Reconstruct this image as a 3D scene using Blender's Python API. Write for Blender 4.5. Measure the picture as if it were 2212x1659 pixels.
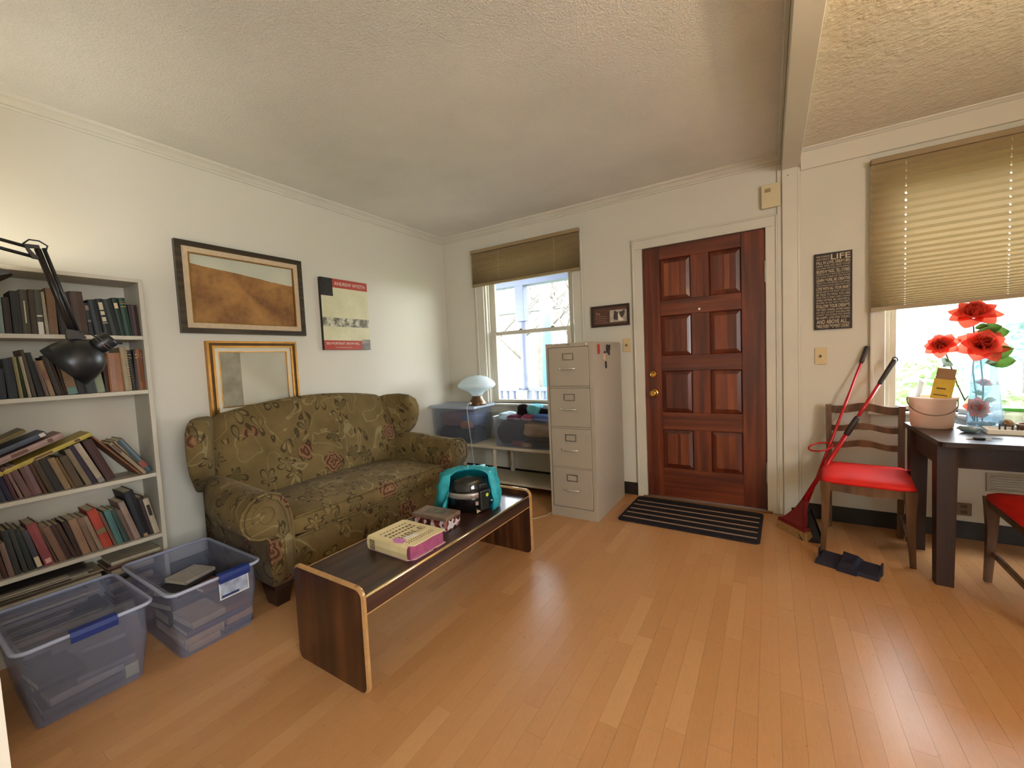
import bpy, bmesh, math, random
from mathutils import Vector, Matrix
random.seed(7)
for o in list(bpy.data.objects): bpy.data.objects.remove(o)
S = bpy.context.scene
COL = S.collection
PI = math.pi

# ------------------------------------------------------------------ camera
cam = bpy.data.cameras.new('camera'); camo = bpy.data.objects.new('camera', cam); COL.objects.link(camo)
cam.sensor_width = 36.0; cam.sensor_fit = 'HORIZONTAL'; cam.lens = 36.0*892.2616/2212
cam.clip_start = 0.05; cam.clip_end = 200
yaw, pitch, roll = -0.5583, -0.0589, -0.0454
fwd = Vector((math.sin(yaw)*math.cos(pitch), math.cos(yaw)*math.cos(pitch), math.sin(pitch)))
rgt = Vector((math.cos(yaw), -math.sin(yaw), 0)); up = rgt.cross(fwd)
r2 = rgt*math.cos(roll) + up*math.sin(roll); u2 = -rgt*math.sin(roll) + up*math.cos(roll)
mw = Matrix((r2, u2, -fwd)).transposed().to_4x4(); mw.translation = Vector((2.9599, -3.4615, 1.1918))
camo.matrix_world = mw
S.camera = camo

# ------------------------------------------------------------------ sky, sun, daylight, exposure
S.view_settings.view_transform = 'Standard'; S.view_settings.look = 'None'
S.view_settings.exposure = 0.90; S.view_settings.gamma = 1.0; S.view_settings.use_curve_mapping = False
w = bpy.data.worlds.new('sky'); S.world = w; w.use_nodes = True
bg = w.node_tree.nodes['Background']; bg.inputs[0].default_value = (0.90, 0.95, 1.0, 1); bg.inputs[1].default_value = 14.0
sl = bpy.data.lights.new('sun', 'SUN'); sl.energy = 10.0; sl.angle = 0.01; sl.color = (1, .95, .86)
so = bpy.data.objects.new('sun', sl); COL.objects.link(so); so.rotation_euler = (math.radians(20), 0, math.radians(25))
def area(name, loc, rot, sx, sy, e, col):
    l = bpy.data.lights.new(name, 'AREA'); l.shape = 'RECTANGLE'; l.size = sx; l.size_y = sy; l.energy = e; l.color = col
    o = bpy.data.objects.new(name, l); COL.objects.link(o); o.location = loc; o.rotation_euler = rot
    return o
# the sky comes in through the three windows; portals only guide its sampling
for nm, lc, rt, sx, sz in (('portal_window_left', (1.0, .13, 1.36), (math.radians(-90), 0, 0), .98, 1.2), ('portal_window_right', (4.27, .13, 1.08), (math.radians(-90), 0, 0), 1.3, .64), ('portal_window_side', (5.43, -4.1, 1.5), (0, math.radians(90), 0), 1.2, 1.4)):
    p = area(nm, lc, rt, sx, sz, 1, (1, 1, 1)); p.data.cycles.is_portal = True

# ------------------------------------------------------------------ helpers
def lin(c):
    c = c/255.0
    return c/12.92 if c <= .04045 else ((c+.055)/1.055)**2.4
def RGB(r, g, b): return (lin(r), lin(g), lin(b), 1)
MATS = {}
class NT:
    def __init__(s, name):
        s.m = bpy.data.materials.new(name); s.m.use_nodes = True; s.t = s.m.node_tree
        s.b = s.t.nodes['Principled BSDF']; s.o = s.t.nodes['Material Output']
    def n(s, typ, **kw):
        nd = s.t.nodes.new('ShaderNode'+typ)
        for k, v in kw.items():
            if k[0] == '_': setattr(nd, k[1:], v)
            else: nd.inputs[int(k[1:]) if k[0] == 'i' and k[1:].isdigit() else k].default_value = v
        return nd
    def l(s, a, b): s.t.links.new(a, b)
    def coord(s, kind='Object', scale=(1, 1, 1), rot=(0, 0, 0)):
        tc = s.n('TexCoord'); mp = s.n('Mapping'); mp.inputs['Scale'].default_value = scale; mp.inputs['Rotation'].default_value = rot
        s.l(tc.outputs[kind], mp.inputs[0]); return mp.outputs[0]
    def noise(s, vec, scale, detail=3, rough=.5, dist=0):
        nd = s.n('TexNoise'); nd.inputs['Scale'].default_value = scale; nd.inputs['Detail'].default_value = detail
        nd.inputs['Roughness'].default_value = rough; nd.inputs['Distortion'].default_value = dist
        if vec is not None: s.l(vec, nd.inputs['Vector'])
        return nd.outputs[0]
    def ramp(s, fac, stops, interp='LINEAR'):
        nd = s.n('ValToRGB'); cr = nd.color_ramp; cr.interpolation = interp
        while len(cr.elements) < len(stops): cr.elements.new(.5)
        for e, (p, c) in zip(cr.elements, stops):
            e.position = p; e.color = c if len(c) == 4 else (*c, 1)
        s.l(fac, nd.inputs[0]); return nd.outputs[0]
    def mix(s, f, a, b, typ='MIX'):
        nd = s.n('MixRGB'); nd.blend_type = typ
        for i, v in ((0, f), (1, a), (2, b)):
            if isinstance(v, (int, float)): nd.inputs[i].default_value = v if i == 0 else (v, v, v, 1)
            elif isinstance(v, tuple): nd.inputs[i].default_value = v
            else: s.l(v, nd.inputs[i])
        return nd.outputs[0]
    def math(s, op, a, b=0):
        nd = s.n('Math'); nd.operation = op
        for i, v in ((0, a), (1, b)):
            if isinstance(v, (int, float)): nd.inputs[i].default_value = v
            else: s.l(v, nd.inputs[i])
        return nd.outputs[0]
    def bump(s, h, strength=.3, dist=.01):
        nd = s.n('Bump'); nd.inputs['Strength'].default_value = strength; nd.inputs['Distance'].default_value = dist
        s.l(h, nd.inputs['Height']); s.l(nd.outputs[0], s.b.inputs['Normal'])
    def base(s, c):
        if isinstance(c, tuple): s.b.inputs['Base Color'].default_value = c
        else: s.l(c, s.b.inputs['Base Color'])
    def set(s, rough=.5, metal=0, spec=.5, coat=0):
        s.b.inputs['Roughness'].default_value = rough; s.b.inputs['Metallic'].default_value = metal
        s.b.inputs['Specular IOR Level'].default_value = spec; s.b.inputs['Coat Weight'].default_value = coat
        return s
def mul(c, k): return (min(1, c[0]*k), min(1, c[1]*k), min(1, c[2]*k), 1)
def M(name, rgb, rough=.6, metal=0, var=.12, vs=6, bump=0, bs=80, bd=.004, spec=.5, coat=0, detail=3):
    """plain paint, plastic, metal, paper: one colour with a little mottling and fine relief"""
    if name in MATS: return MATS[name]
    t = NT(name); c = RGB(*rgb); v = t.coord()
    if var > 0:
        f = t.noise(v, vs, detail)
        t.base(t.ramp(f, [(.3, mul(c, 1-var)), (.7, mul(c, 1+var))]))
    else: t.base(c)
    if bump > 0: t.bump(t.noise(v, bs, 2), bump, bd)
    t.set(rough, metal, spec, coat)
    MATS[name] = t.m; return t.m
def WOOD(name, dark, mid, light, axis='z', scale=1.0, rough=.35, coat=.2, stripes=5):
    """grain running along one axis"""
    if name in MATS: return MATS[name]
    t = NT(name); sc = {'x': (.35, 6, 6), 'y': (6, .35, 6), 'z': (6, 6, .35)}[axis]
    v = t.coord('Object', tuple(q*scale for q in sc))
    broad = t.noise(v, stripes*.6, 2, .4, .3); fine = t.noise(v, stripes*6, 4, .6, .2)
    c = t.ramp(broad, [(.32, RGB(*dark)), (.5, RGB(*mid)), (.68, RGB(*light))])
    t.base(t.mix(.35, c, t.ramp(fine, [(.35, (.35, .3, .28, 1)), (.65, (1, 1, 1, 1))]), 'MULTIPLY'))
    t.bump(fine, .08, .002); t.set(rough, 0, .5, coat)
    MATS[name] = t.m; return t.m
def CLEAR(name, rgb, alpha=.25, rough=.1, gloss=.15, trans=.5):
    """translucent plastic or glass: straight-through light mixed with scattered and mirrored light"""
    if name in MATS: return MATS[name]
    t = NT(name); t.t.nodes.remove(t.b)
    tr = t.n('BsdfTransparent'); tr.inputs[0].default_value = tuple(1-.3*(1-q) for q in RGB(*rgb)[:3])+(1,)
    df = t.n('BsdfDiffuse'); df.inputs[0].default_value = RGB(*rgb)
    tl = t.n('BsdfTranslucent'); tl.inputs[0].default_value = RGB(*rgb)
    gl = t.n('BsdfGlossy'); gl.inputs['Roughness'].default_value = rough
    m0 = t.n('MixShader'); m0.inputs[0].default_value = trans; t.l(df.outputs[0], m0.inputs[1]); t.l(tl.outputs[0], m0.inputs[2])
    m1 = t.n('MixShader'); m1.inputs[0].default_value = alpha; t.l(tr.outputs[0], m1.inputs[1]); t.l(m0.outputs[0], m1.inputs[2])
    fr = t.n('LayerWeight'); fr.inputs[0].default_value = .35
    fm = t.math('MULTIPLY', fr.outputs['Facing'], gloss*2.2)
    m2 = t.n('MixShader'); t.l(fm, m2.inputs[0]); t.l(m1.outputs[0], m2.inputs[1]); t.l(gl.outputs[0], m2.inputs[2])
    t.l(m2.outputs[0], t.o.inputs[0])
    MATS[name] = t.m; return t.m
def CLOTHLIT(name, rgb, translucency=.35, rough=.9, var=.1, vs=8):
    """thin fabric or paper that lets light through"""
    if name in MATS: return MATS[name]
    t = NT(name); c = RGB(*rgb); f = t.noise(t.coord(), vs, 3)
    col = t.ramp(f, [(.3, mul(c, 1-var)), (.7, mul(c, 1+var))]); t.base(col); t.set(rough, 0, .2)
    tl = t.n('BsdfTranslucent'); t.l(col, tl.inputs[0])
    m = t.n('MixShader'); m.inputs[0].default_value = translucency
    t.l(t.b.outputs[0], m.inputs[1]); t.l(tl.outputs[0], m.inputs[2]); t.l(m.outputs[0], t.o.inputs[0])
    MATS[name] = t.m; return t.m

def obj(name, bm, mat, parent=None, smooth=False, loc=None, sub=0):
    me = bpy.data.meshes.new(name); bmesh.ops.recalc_face_normals(bm, faces=bm.faces[:]); bm.to_mesh(me); bm.free()
    if mat: me.materials.append(mat)
    if smooth:
        for p in me.polygons: p.use_smooth = True
    o = bpy.data.objects.new(name, me); COL.objects.link(o)
    if parent: o.parent = parent
    if loc: o.location = loc
    if sub:
        md = o.modifiers.new('smooth', 'SUBSURF'); md.levels = sub; md.render_levels = sub
    return o
def empty(name, loc=(0, 0, 0), rz=0, rot=None):
    o = bpy.data.objects.new(name, None); COL.objects.link(o); o.location = loc; o.rotation_euler = rot or (0, 0, rz); o.empty_display_size = .05
    return o
def tag(o, label, cat, group=None):
    o['label'] = label; o['category'] = cat
    if group: o['group'] = group
    return o
def thing(name, label, cat, loc=(0, 0, 0), rz=0, group=None, rot=None): return tag(empty(name, loc, rz, rot), label, cat, group)
def struct(o): o['kind'] = 'structure'; return o
def BM(): return bmesh.new()
def box(bm, x0, x1, y0, y1, z0, z1, bev=0, seg=1, mtx=None):
    n0 = set(bm.verts)
    r = bmesh.ops.create_cube(bm, size=1); vs = r['verts']
    bmesh.ops.scale(bm, vec=(x1-x0, y1-y0, z1-z0), verts=vs); bmesh.ops.translate(bm, vec=((x0+x1)/2, (y0+y1)/2, (z0+z1)/2), verts=vs)
    if bev > 0:
        es = list({e for v in vs for e in v.link_edges})
        bmesh.ops.bevel(bm, geom=es, offset=bev, segments=seg, affect='EDGES', profile=.5)
    if mtx is not None:
        nv = [v for v in bm.verts if v not in n0]
        for v in nv: v.co = mtx @ v.co
    return bm
def bx(x0, x1, y0, y1, z0, z1, bev=0, seg=1): return box(BM(), x0, x1, y0, y1, z0, z1, bev, seg)
def mesh_from(vs, fs):
    bm = BM(); bv = [bm.verts.new(v) for v in vs]
    for f in fs:
        try: bm.faces.new([bv[i] for i in f])
        except ValueError: pass
    return bm
def loft(secs, closed=True, cap=True, bm=None):
    """skin a list of equal-length point rings"""
    bm = bm or BM(); rings = [[bm.verts.new(p) for p in s] for s in secs]; n = len(secs[0])
    for a, b in zip(rings, rings[1:]):
        for i in range(n if closed else n-1):
            j = (i+1) % n
            try: bm.faces.new((a[i], a[j], b[j], b[i]))
            except ValueError: pass
    if cap and closed:
        for r in (rings[0], rings[-1]):
            try: bm.faces.new(r)
            except ValueError: pass
    return bm
def lathe(prof, seg=24, center=(0, 0, 0), bm=None, cap=True):
    cx, cy, cz = center
    return loft([[(cx+r*math.cos(2*PI*i/seg), cy+r*math.sin(2*PI*i/seg), cz+z) for i in range(seg)] for r, z in prof], True, cap, bm)
def tube(pts, rad, seg=8, bm=None, closed=False):
    pts = [Vector(p) for p in pts]; secs = []; n = len(pts); prev = None
    for i, p in enumerate(pts):
        if closed: d = pts[(i+1) % n]-pts[i-1]
        else: d = pts[min(i+1, n-1)]-pts[max(i-1, 0)]
        d.normalize()
        if prev is None:
            a = Vector((0, 0, 1)) if abs(d.z) < .9 else Vector((1, 0, 0)); u = d.cross(a).normalized()
        else:
            u = (prev - d*prev.dot(d))
            u = u.normalized() if u.length > 1e-6 else d.orthogonal().normalized()
        prev = u; v = d.cross(u); r = rad[i] if isinstance(rad, (list, tuple)) else rad
        secs.append([p+u*r*math.cos(2*PI*k/seg)+v*r*math.sin(2*PI*k/seg) for k in range(seg)])
    if closed: secs.append(secs[0]); return loft(secs, True, False, bm)
    return loft(secs, True, True, bm)
def prism(pts, axis, a0, a1, bm=None, bev=0):
    """extrude a 2D outline along an axis; outline is in the other two axes, in order x,y,z without that axis"""
    def P(p, a): return {'x': (a, p[0], p[1]), 'y': (p[0], a, p[1]), 'z': (p[0], p[1], a)}[axis]
    bm = bm or BM()
    r = loft([[P(p, a0) for p in pts], [P(p, a1) for p in pts]], True, True, bm)
    if bev: bmesh.ops.bevel(bm, geom=bm.edges[:], offset=bev, segments=1, affect='EDGES', profile=.5)
    return r
def rrect(x0, x1, y0, y1, r, seg=4, corners=(1, 1, 1, 1)):
    out = []
    for k, (cx, cy, a) in enumerate(((x1-r, y1-r, 0), (x0+r, y1-r, 90), (x0+r, y0+r, 180), (x1-r, y0+r, 270))):
        if corners[k]:
            for i in range(seg+1):
                t = math.radians(a+90*i/seg); out.append((cx+r*math.cos(t), cy+r*math.sin(t)))
        else: out.append(((x1, y1), (x0, y1), (x0, y0), (x1, y0))[k])
    return out
def frame_bm(axis, a0, a1, x0, x1, y0, y1, wd, bm=None):
    """picture-frame of four mitred bars in the plane normal to axis, a0 back, a1 face"""
    bm = bm or BM()
    o = [(x0, y0), (x1, y0), (x1, y1), (x0, y1)]; i = [(x0+wd, y0+wd), (x1-wd, y0+wd), (x1-wd, y1-wd), (x0+wd, y1-wd)]
    for k in range(4):
        j = (k+1) % 4; prism([o[k], o[j], i[j], i[k]], axis, a0, a1, bm)
    return bm
def text_bm(s, size, mtx, width=None, ext=0, bold=0):
    cu = bpy.data.curves.new('lettering', 'FONT'); cu.body = s; cu.size = size; cu.extrude = ext; cu.offset = bold; cu.resolution_u = 2
    o = bpy.data.objects.new('lettering', cu); COL.objects.link(o); bpy.context.view_layer.update()
    me = bpy.data.meshes.new_from_object(o); bpy.data.objects.remove(o); bpy.data.curves.remove(cu)
    bm = BM(); bm.from_mesh(me); bpy.data.meshes.remove(me)
    if width:
        xs = [v.co.x for v in bm.verts]
        if xs and max(xs) > min(xs):
            k = width/(max(xs)-min(xs)); x0 = min(xs)
            for v in bm.verts: v.co.x = (v.co.x-x0)*k
    for v in bm.verts: v.co = mtx @ v.co
    return bm
def copy_tree(o, parent=None):
    c = o.copy(); COL.objects.link(c)
    if parent: c.parent = parent
    for ch in list(o.children): copy_tree(ch, c)
    return c
def ordinal(n): return ('first', 'second', 'third', 'fourth', 'fifth', 'sixth', 'seventh', 'eighth', 'ninth', 'tenth', 'eleventh', 'twelfth', 'thirteenth', 'fourteenth', 'fifteenth', 'sixteenth', 'seventeenth', 'eighteenth', 'nineteenth', 'twentieth', 'twenty-first', 'twenty-second', 'twenty-third', 'twenty-fourth', 'twenty-fifth', 'twenty-sixth')[n]
# matrices that put text (drawn in its own xy plane) on a wall: origin, reading direction, up direction
def face(origin, right, upv):
    r = Vector(right).normalized(); u = Vector(upv).normalized(); n = r.cross(u)
    m = Matrix((r, u, n)).transposed().to_4x4(); m.translation = Vector(origin); return m

# ------------------------------------------------------------------ materials shared by the room
def paint(name, rgb, bump=.05, bs=60, rough=.75): return M(name, rgb, rough, 0, .03, 1.2, bump, bs, .002, .3)
wallm = paint('wall_paint', (208, 202, 186)); trimm = M('trim_paint', (206, 200, 184), .45, 0, .04, 3, .03, 40)
def ceiling_mat(name, rgb, bs, st, dist):
    t = NT(name); v = t.coord(); c = RGB(*rgb)
    t.base(t.ramp(t.noise(v, 1.3, 4, .55), [(.35, mul(c, .93)), (.65, mul(c, 1.05))]))
    h = t.mix(.5, t.noise(v, bs, 3, .6), t.noise(v, bs*.45, 2, .5))
    t.bump(t.ramp(h, [(.42, (0, 0, 0, 1)), (.62, (1, 1, 1, 1))]), st, dist); t.set(.9, 0, .2); return t.m
ceil_pop = ceiling_mat('ceiling_popcorn', (232, 227, 216), 190, .6, .006)
ceil_knock = ceiling_mat('ceiling_knockdown', (220, 211, 190), 46, .45, .008)
black_base = M('base_rubber', (30, 24, 18), .45, 0, .1)

# ================================================================== the setting
XR, YF, ZC = 5.3, -3.36, 2.5          # right wall, front (near) wall, ceiling height
YB = -5.4                              # rear wall of the space the photographer stands in
# floor with every plank strip a piece of its own
fl = struct(obj('floor', bx(0, XR, YB, 0, -.05, -.004), M('floor_underlay', (120, 80, 48), .7)))
t = NT('maple_plank'); oi = t.n('ObjectInfo'); tc = t.n('TexCoord'); mp = t.n('Mapping')
t.l(tc.outputs['Object'], mp.inputs[0]); mp.inputs['Scale'].default_value = (.7, 1.0, 1)
cb = t.n('CombineXYZ'); t.l(t.math('MULTIPLY', oi.outputs['Random'], 61.0), cb.inputs[0]); t.l(t.math('MULTIPLY', oi.outputs['Random'], 37.0), cb.inputs[1]); t.l(cb.outputs[0], mp.inputs['Location'])
g1 = t.noise(mp.outputs[0], 3.0, 4, .55, .6); g2 = t.noise(mp.outputs[0], 16, 3, .6)
pc = t.ramp(oi.outputs['Random'], [(0, RGB(176, 128, 82)), (.35, RGB(182, 134, 88)), (.7, RGB(179, 131, 85)), (.93, RGB(189, 143, 96)), (1, RGB(166, 118, 75))])
pc = t.mix(.3, pc, t.ramp(g1, [(.25, (.86, .82, .77, 1)), (.5, (1, 1, 1, 1)), (.8, (.93, .90, .86, 1))]), 'MULTIPLY')
t.base(t.mix(.18, pc, t.ramp(g2, [(.35, (.7, .62, .55, 1)), (.6, (1, 1, 1, 1))]), 'MULTIPLY'))
wc = t.coord('Object', (1, 1, 1)); gm = t.n('NewGeometry')
sm = t.noise(gm.outputs['Position'], 40, 4, .65)
t.set(.3, 0, .5, .0); t.l(t.ramp(sm, [(.3, (.27, .27, .27, 1)), (.7, (.33, .33, .33, 1))]), t.b.inputs['Roughness']); t.bump(t.noise(gm.outputs['Position'], 45, 2), .02, .002)
plank_m = t.m
pm = bpy.data.meshes.new('plank'); b = bx(-.5, .5, -.5, .5, -.5, .5); b.to_mesh(pm); b.free(); pm.materials.append(plank_m)
PWID = .0635; cells = []; ncol = int(math.ceil(XR/PWID))
for i in range(ncol):
    x0 = i*PWID; x1 = min(XR, x0+PWID); y = -.02 - random.random()*.6
    edges = [0.0]
    while y > YF-.9: edges.append(y); y -= random.choice((.38, .48, .55, .62, .7))
    edges.append(max(y, YF-1.2))
    for a, c in zip(edges, edges[1:]): cells.append((x0, x1, c, a))
cpos = Vector((2.96, -3.46, 1.19)); h_f = Vector((fwd.x, fwd.y, 0)).normalized(); h_r = Vector((h_f.y, -h_f.x, 0))
def seen(c):
    d = Vector(((c[0]+c[1])/2, (c[2]+c[3])/2, 0)) - Vector((cpos.x, cpos.y, 0)); f = d.dot(h_f); s = abs(d.dot(h_r))
    if f < .9 or s > f*1.35 or c[0] < .5 and c[2] > -2.6 or c[3] < -3.4: return 0
    return 1.0/(f*f)
cells.sort(key=seen, reverse=True)
for c in cells[:300]:
    o = bpy.data.objects.new('plank', pm); COL.objects.link(o); o.parent = fl
    o.location = ((c[0]+c[1])/2, (c[2]+c[3])/2, -.002); o.scale = (c[1]-c[0]-.0005, c[3]-c[2]-.0005, .004)
b = BM()
for c in cells[300:]: box(b, c[0]+.00025, c[1]-.00025, c[2]+.00025, c[3]-.00025, -.004, 0)
o = obj('planks', b, M('maple_far', (179, 131, 85), .32, 0, .1, 9), fl); o['kind'] = 'stuff'
o = obj('planks', bx(0, XR, YB, YF-1.2, -.004, -.0005), M('maple_far', (179, 131, 85)), fl); o['kind'] = 'stuff'

struct(obj('ceiling', bx(0, 3.08, YB, 0, ZC, ZC+.05), ceil_pop))
ce2 = struct(obj('ceiling', bx(3.08, XR, YB, 0, ZC, ZC+.05), ceil_knock))
# walls
struct(obj('wall_left', bx(-.12, 0, YB, .12, -.05, ZC+.05), wallm))
W1 = (.51, 1.49, .76, 2.22); W2 = (3.575, 5.0, .76, 2.22); DR = (2.09, 2.945, 0, 2.035)
b = BM()
xs = [0, W1[0], W1[1], DR[0], DR[1], W2[0], W2[1], XR]
for i in (0, 2, 4, 6): box(b, xs[i], xs[i+1], 0, .12, -.05, ZC+.05)
box(b, W1[0], W1[1], 0, .12, -.05, W1[2]); box(b, W1[0], W1[1], 0, .12, W1[3], ZC+.05)
box(b, W2[0], W2[1], 0, .12, -.05, W2[2]); box(b, W2[0], W2[1], 0, .12, W2[3], ZC+.05)
box(b, DR[0], DR[1], 0, .12, DR[3], ZC+.05)
struct(obj('wall_back', b, wallm))
b = BM(); box(b, 0, 1.82, YF-.12, YF, -.05, ZC+.05)
struct(obj('wall_front', b, wallm))
b = BM(); box(b, 1.70, 1.82, YB, YF-.12, -.05, ZC+.05); struct(obj('wall_inner', b, wallm))
b = BM(); WR = (-4.8, -3.4, .9, 2.1)
box(b, XR, XR+.12, YB-.12, WR[0], -.05, ZC+.05); box(b, XR, XR+.12, WR[1], .12, -.05, ZC+.05); box(b, XR, XR+.12, WR[0], WR[1], -.05, WR[2]); box(b, XR, XR+.12, WR[0], WR[1], WR[3], ZC+.05)
struct(obj('wall_right', b, wallm))
struct(obj('wall_rear', bx(1.7, XR, YB-.12, YB, -.05, ZC+.05), wallm))
b = frame_bm('x', XR-.02, XR+.1, WR[0]-.08, WR[1]+.08, WR[2]-.08, WR[3]+.08, .1); struct(obj('window_3', b, trimm))

# crown moulding: cove with a bead, swept round the main room
prof = [(0, 2.444), (.010, 2.444), (.013, 2.452), (.011, 2.459), (.016, 2.461), (.022, 2.470), (.034, 2.481), (.046, 2.487), (.050, 2.492), (.052, 2.5), (0, 2.5)]
b = loft([[(p[0], YF, p[1]) for p in prof], [(p[0], -p[0], p[1]) for p in prof], [(3.04, -p[0], p[1]) for p in prof]], True, True)
struct(obj('trim_1', b, trimm))
b = loft([[(3.14, -p[0]*.5, 2.5-(2.5-p[1])*.5) for p in prof], [(XR, -p[0]*.5, 2.5-(2.5-p[1])*.5) for p in prof]], True, True)
struct(obj('trim_2', b, trimm))
# beam, its side strip, the pilaster under it and the header board beyond
b = BM(); box(b, 3.04, 3.14, YB, 0, 2.388, 2.5, .003); box(b, 3.018, 3.04, YB, 0, 2.478, 2.5, .004)
struct(obj('trim_3', b, wallm))
b = BM(); box(b, 3.042, 3.128, -.028, 0, 0, 2.388, .002); box(b, 3.128, 3.146, -.010, 0, 0, 2.388, .003)
pil = struct(obj('trim_4', b, trimm))
obj('nail_head', lathe([(.004, 0), (.004, .002), (.002, .003)], 8), M('nail', (120, 100, 80)), pil).matrix_local = Matrix.Translation((3.075, -.028, 2.345)) @ Matrix.Rotation(PI/2, 4, 'X')
struct(obj('trim_5', bx(3.146, XR, -.016, 0, 2.362, 2.476, .003), wallm))
# baseboards
for nm, a in (('baseboard_back', (0, 2.02, -.008, 0)), ('baseboard_back', (3.146, XR, -.008, 0)), ('baseboard_left', (0, .008, YF, -.008)), ('baseboard_right', (XR-.008, XR, YB, -.008))):
    struct(obj(nm, bx(*a, 0, .105, .002), black_base))
# door casing
b = BM()
for x0, x1 in ((2.02, 2.092), (2.943, 3.008)):
    box(b, x0, x1, -.016, 0, 0, 2.032, .003)
box(b, 2.02, 3.008, -.016, 0, 2.032, 2.106, .003)
box(b, 2.014, 2.028, -.024, 0, 0, 2.112, .004); box(b, 3.001, 3.014, -.024, 0, 0, 2.112, .004); box(b, 2.014, 3.014, -.024, 0, 2.098, 2.112, .004)
box(b, 2.078, 2.092, -.006, .1, 0, 2.032); box(b, 2.943, 2.957, -.006, .1, 0, 2.032)
box(b, 2.092, 2.108, .047, .1, 0, 2.03); box(b, 2.927, 2.943, .047, .1, 0, 2.03); box(b, 2.092, 2.943, .047, .1, 2.018, 2.035)
struct(obj('trim_6', b, trimm))
struct(obj('trim_7', bx(3.014, 3.042, -.012, 0, 0, 2.44, .002), trimm))
struct(obj('trim_8', bx(2.06, 2.975, -.03, .08, 0, .014, .004), M('threshold', (110, 78, 50), .4)))

# ------------------------------------------------------------------ front door
dw = WOOD('door_wood', (74, 28, 14), (98, 40, 20), (126, 56, 28), 'z', 1.0, .38, .25, 6)
dwr = WOOD('door_wood_rail', (80, 31, 15), (104, 44, 22), (130, 60, 30), 'x', 1.0, .38, .25, 6)
dst = [WOOD('door_strip_%s' % k, *c, 'z', 1.0, .36, .25, 5) for k, c in (('a', ((88, 36, 18), (112, 50, 26), (136, 66, 34))), ('b', ((112, 52, 26), (140, 70, 36), (160, 86, 48))), ('c', ((76, 29, 15), (96, 40, 21), (116, 52, 27))))]
door = struct(empty('door_1', (0, 0, 0)))
X0, X1 = 2.094, 2.941; yb, yfz = .045, .006
rows = [(1.605, 1.93), (1.165, 1.485), (.71, 1.045), (.255, .572)]; cols = [(2.222, 2.452), (2.578, 2.792)]
for a in ((X0, cols[0][0]), (cols[1][1], X1)): obj('stile', bx(a[0], a[1], yfz, yb, .016, 2.03, .002), dw, door)
zs = [2.03]+[z for r in rows for z in (r[1], r[0])]+[.016]
for k in range(0, len(zs), 2): obj('rail', bx(cols[0][0], cols[1][1], yfz+.001, yb, zs[k+1], zs[k], .002), dwr, door)
for r in rows: obj('mullion', bx(cols[0][1], cols[1][0], yfz+.0005, yb, r[0], r[1], .001), dw, door)
random.seed(11)
for r in rows:
    for c in cols:
        o = [(c[0], r[0]), (c[1], r[0]), (c[1], r[1]), (c[0], r[1])]; m = .034
        i = [(c[0]+m, r[0]+m), (c[1]-m, r[0]+m), (c[1]-m, r[1]-m), (c[0]+m, r[1]-m)]
        pn = obj('panel', loft([[(p[0], .03, p[1]) for p in o], [(p[0], .026, p[1]) for p in o], [(p[0], .0135, p[1]) for p in i]], True, True), dst[2], door)
        wd = (c[1]-c[0]-2*m); k = random.choice((3, 4)); cut = sorted(random.uniform(.15, .85) for _ in range(k-1)); cut = [0]+cut+[1]
        for q, (a, e) in enumerate(zip(cut, cut[1:])):
            obj('strip', bx(c[0]+m+a*wd, c[0]+m+e*wd-.0004, .0115, .0136, r[0]+m+.001, r[1]-m-.001), dst[(q+random.randrange(3)) % 3], pn)
brass = M('brass', (214, 170, 90), .22, 1, .05); steel = M('hinge_steel', (176, 170, 158), .35, .9, .08)
def knob(name, z, x, prof):
    o = obj(name, lathe(prof, 24), brass, door, True); o.matrix_local = Matrix.Translation((x, .006, z)) @ Matrix.Rotation(PI/2, 4, 'X'); return o
kb = knob('door_knob', .867, 2.163, [(0, 0), (.034, 0), (.034, .004), (.028, .008), (.014, .012), (.012, .03), (.02, .036), (.028, .046), (.027, .056), (.02, .064), (.008, .062), (0, .06)])
db = knob('deadbolt', 1.021, 2.157, [(0, 0), (.03, 0), (.029, .008), (.024, .016), (.02, .018), (.018, .014), (0, .014)])
o = obj('thumb_turn', bx(-.004, .004, -.014, .014, .014, .03, .002), brass, db)
pe = obj('peephole', lathe([(0, 0), (.009, 0), (.009, .004), (.005, .005), (0, .004)], 16), M('peep_lens', (235, 235, 230), .1, .3, 0), door); pe.matrix_local = Matrix.Translation((2.51, .006, 1.513)) @ Matrix.Rotation(PI/2, 4, 'X')
for z in (1.73, .29):
    h = obj('hinge', bx(2.936, 2.950, -.004, .006, z-.07, z+.07, .001), steel, door)
    obj('hinge_pin', lathe([(.006, -.075), (.006, .075)], 10, (2.941, -.006, z)), steel, h)

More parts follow.
